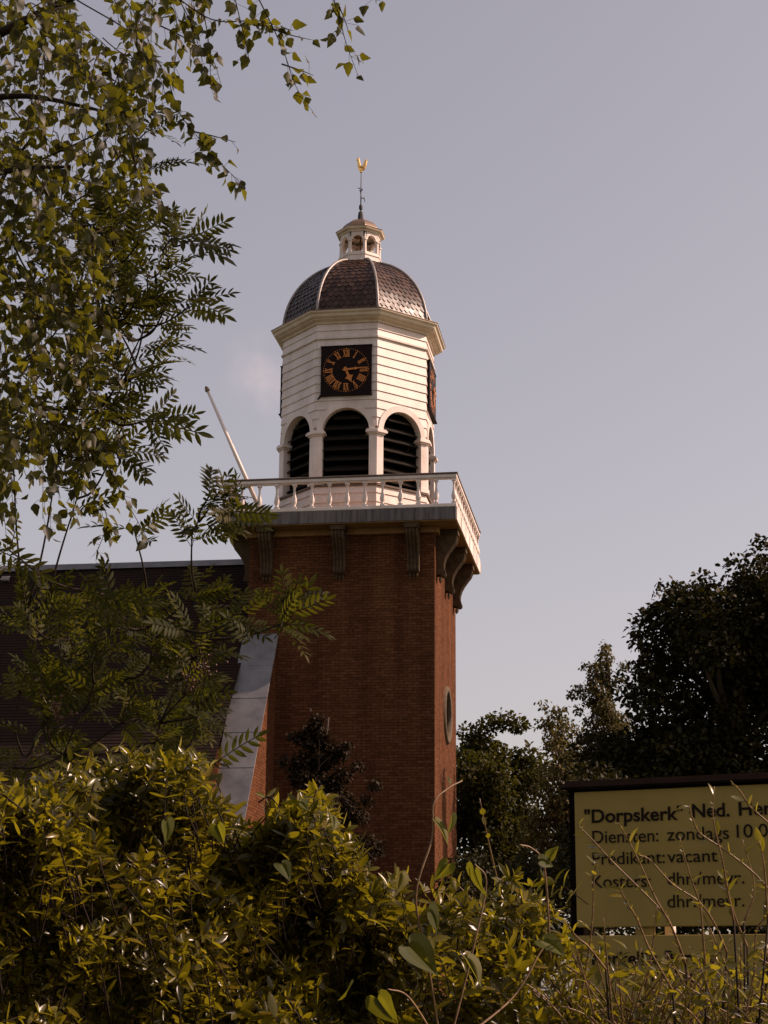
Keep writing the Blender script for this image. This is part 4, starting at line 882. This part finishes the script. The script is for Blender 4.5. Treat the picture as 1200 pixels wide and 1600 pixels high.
tw = at(1050, 1560, 3.7); ts = thing('twiggy_shrub', 'twiggy bare stemmed shrub with thin shoots in front of the notice board', 'shrub', (tw[0], tw[1], 0.0), 'hedge shrubs'); TB = np.array(ts.location)
def z4(x, y): return 880+x/3.75, 1200+y/3.75
def z9(x, y): return 480+x/2.727, 1200+y/2.727
stems = [[z4(*p) for p in s_] for s_ in ([(60, 1560), (95, 1400), (165, 960), (180, 650), (195, 550)], [(760, 1300), (640, 940), (560, 820), (300, 560), (180, 430), (80, 330)], [(720, 1150), (640, 940), (540, 760), (450, 560), (370, 400), (320, 320)], [(960, 1080), (880, 900), (790, 780), (640, 680), (510, 540), (440, 510)],
        [(640, 1300), (510, 1070), (430, 880), (380, 800), (330, 700)], [(290, 1500), (270, 1260), (250, 1060), (235, 880)], [(1250, 760), (1100, 600), (930, 470), (800, 380), (760, 300), (735, 220)], [(1000, 900), (960, 700), (930, 530), (880, 300), (885, 110)], [(1300, 430), (1200, 320), (1090, 220), (1040, 140), (985, 80)], [(1100, 1400), (1120, 1200), (1130, 960), (1180, 870), (1230, 700)],
        [(250, 1180), (150, 1050), (80, 990), (0, 890)], [(1080, 1050), (1010, 880), (960, 700), (955, 600)], [(840, 1250), (820, 1000), (800, 800), (740, 620), (680, 400)], [(1010, 1300), (950, 1150), (800, 800)], [(470, 1350), (520, 1070), (550, 800)], [(1290, 1200), (1140, 1110)], [(1060, 900), (1120, 700), (1050, 420)], [(1200, 900), (1180, 600), (1150, 430)])]
stems += [[z9(*p) for p in s_] for s_ in ([(1010, 1060), (920, 930), (850, 680), (820, 520), (770, 300), (735, 130)], [(930, 1080), (830, 980), (720, 860), (600, 740)], [(870, 850), (780, 690), (700, 560), (610, 470)], [(1180, 1060), (1150, 930), (1090, 650)])]
for k in range(130):
    xb = rng.uniform(880, 1260); yb2 = 1640; ln_ = rng.uniform(60, 200); a = rng.normal(-0.2, .8)
    stems.append([(xb, yb2), (xb+math.sin(a)*ln_*.5+rng.normal(0, 6), yb2-ln_*.5), (xb+math.sin(a)*ln_, yb2-ln_*math.cos(a))])
st = MB(); lowst = MB(); inst = []
for k, s_ in enumerate(stems):
    D = 3.6+rng.random()*0.5; c = curve_pts([at(x, y, D-0.02*i) for i, (x, y) in enumerate(s_)], 7)
    st.tube([p-TB for p in c], taper(len(c), 0.0028, 0.0011), 5)
    gz = c[0]; lowst.tube([p-TB for p in curve_pts([TB+np.array([rng.uniform(-.2, .2), rng.uniform(-.1, .1), 0]), (TB+gz)/2+rv3(.05)+np.array([0, .1, 0]), gz], 5)], taper(11, 0.005, 0.0024), 5)
    n_ = int(sum(np.linalg.norm(c[i+1]-c[i]) for i in range(len(c)-1))/0.017)
    for j in range(1, n_+1):
        i = min(len(c)-2, int(j/n_*(len(c)-1))); p = c[i]; td = c[i+1]-c[i]; td /= np.linalg.norm(td)+1e-9; tipf = j/n_
        for m_ in range(2):
            if rng.random() < 0.25: continue
            sd = np.cross(td, rv3(1)); sd /= np.linalg.norm(sd)+1e-9; d = sd+td*0.9
            big = rng.random() < .22
            inst.append((int(rng.integers(4)), frame(d, td-sd*.7+rv3(.2), p, (0.024+0.014*rng.random()) if big else 0.007+0.009*rng.random()*(1.3-tipf))))
for k in range(1100):
    x, y = rng.uniform(860, 1250), 1478+220*rng.random()**.75
    inst.append((int(rng.integers(4)), frame(rv3(1)+VUP*.4, rv3(.6)+VUP*.6-FW*.3, at(x, y, rng.uniform(3.6, 4.3)), 0.022+0.02*rng.random())))
st.build('shoots', TWIG, ts, True)['kind'] = 'stuff'; lowst.build('stems', TWIGD, ts, True); split_leaves(ts, SHRUB_P, inst, LF_SHRUB)

# ------------------------------------------------------------------ bindweed climbing through the hedge
bD = lambda x: 2.50+SL*x
bw_p = at(700, 1560, bD(700)); bw = thing('bindweed_vine', 'bindweed with large heart shaped leaves climbing through the hedge shoots', 'vine', (bw_p[0], bw_p[1], 0.0)); WB = np.array(bw.location)
st = MB(); vines = [[(690, 1640), (668, 1500), (650, 1400), (675, 1310), (678, 1255), (700, 1232), (722, 1220)], [(700, 1640), (740, 1480), (760, 1380), (742, 1350)], [(690, 1640), (640, 1560), (605, 1545)], [(700, 1640), (800, 1560), (850, 1480), (880, 1470)], [(860, 1500), (855, 1400), (848, 1345), (830, 1325), (812, 1320)]]
for v in vines:
    c = curve_pts([at(x, y, bD(x)+0.02) for x, y in v], 8); st.tube([p-WB for p in c], taper(len(c), 0.0026, 0.0014), 5)
st.tube([p-WB for p in curve_pts([WB, WB+np.array([.05, 0, .8]), at(690, 1640, bD(690)+.02)], 6)], 0.0028, 5)
st.build('stem', TWIG, bw, True)
lv = [(682, 1285, 712, 1322, 46), (705, 1275, 700, 1318, 38), (742, 1360, 748, 1410, 60), (672, 1425, 690, 1455, 52), (640, 1480, 690, 1528, 72), (590, 1560, 612, 1602, 60), (850, 1470, 895, 1488, 50), (625, 1365, 622, 1400, 40), (700, 1350, 678, 1385, 38), (845, 1345, 880, 1355, 30), (860, 1340, 868, 1325, 26), (440, 1350, 470, 1390, 36), (260, 1285, 265, 1320, 40), (340, 1290, 350, 1330, 36), (520, 1275, 535, 1310, 34), (500, 1275, 505, 1315, 30), (730, 1500, 760, 1545, 54), (700, 1215, 712, 1235, 16), (545, 1540, 530, 1580, 40), (470, 1255, 500, 1280, 24)]
for k, (xa, ya, xb, yb_, s_) in enumerate(lv):
    D = bD(xa); a, b = at(xa, ya, D), at(xb, yb_, D+rng.normal(0, .02)); pv, pf = BIND_P[k % 3]
    M = frame(b-a+FW*0.01*rng.normal(), -FW*0.7+VUP*0.5+CR*rng.normal(0.35, .6), a, s_/FPX*D*0.88)
    o = ob('leaf', fast_mesh('leaf', pv, [np.array(pf)], LF_BIND, np.full(len(pv), 0.0), True), bw); o.matrix_local = Matrix(M.tolist()); o.location -= bw.location
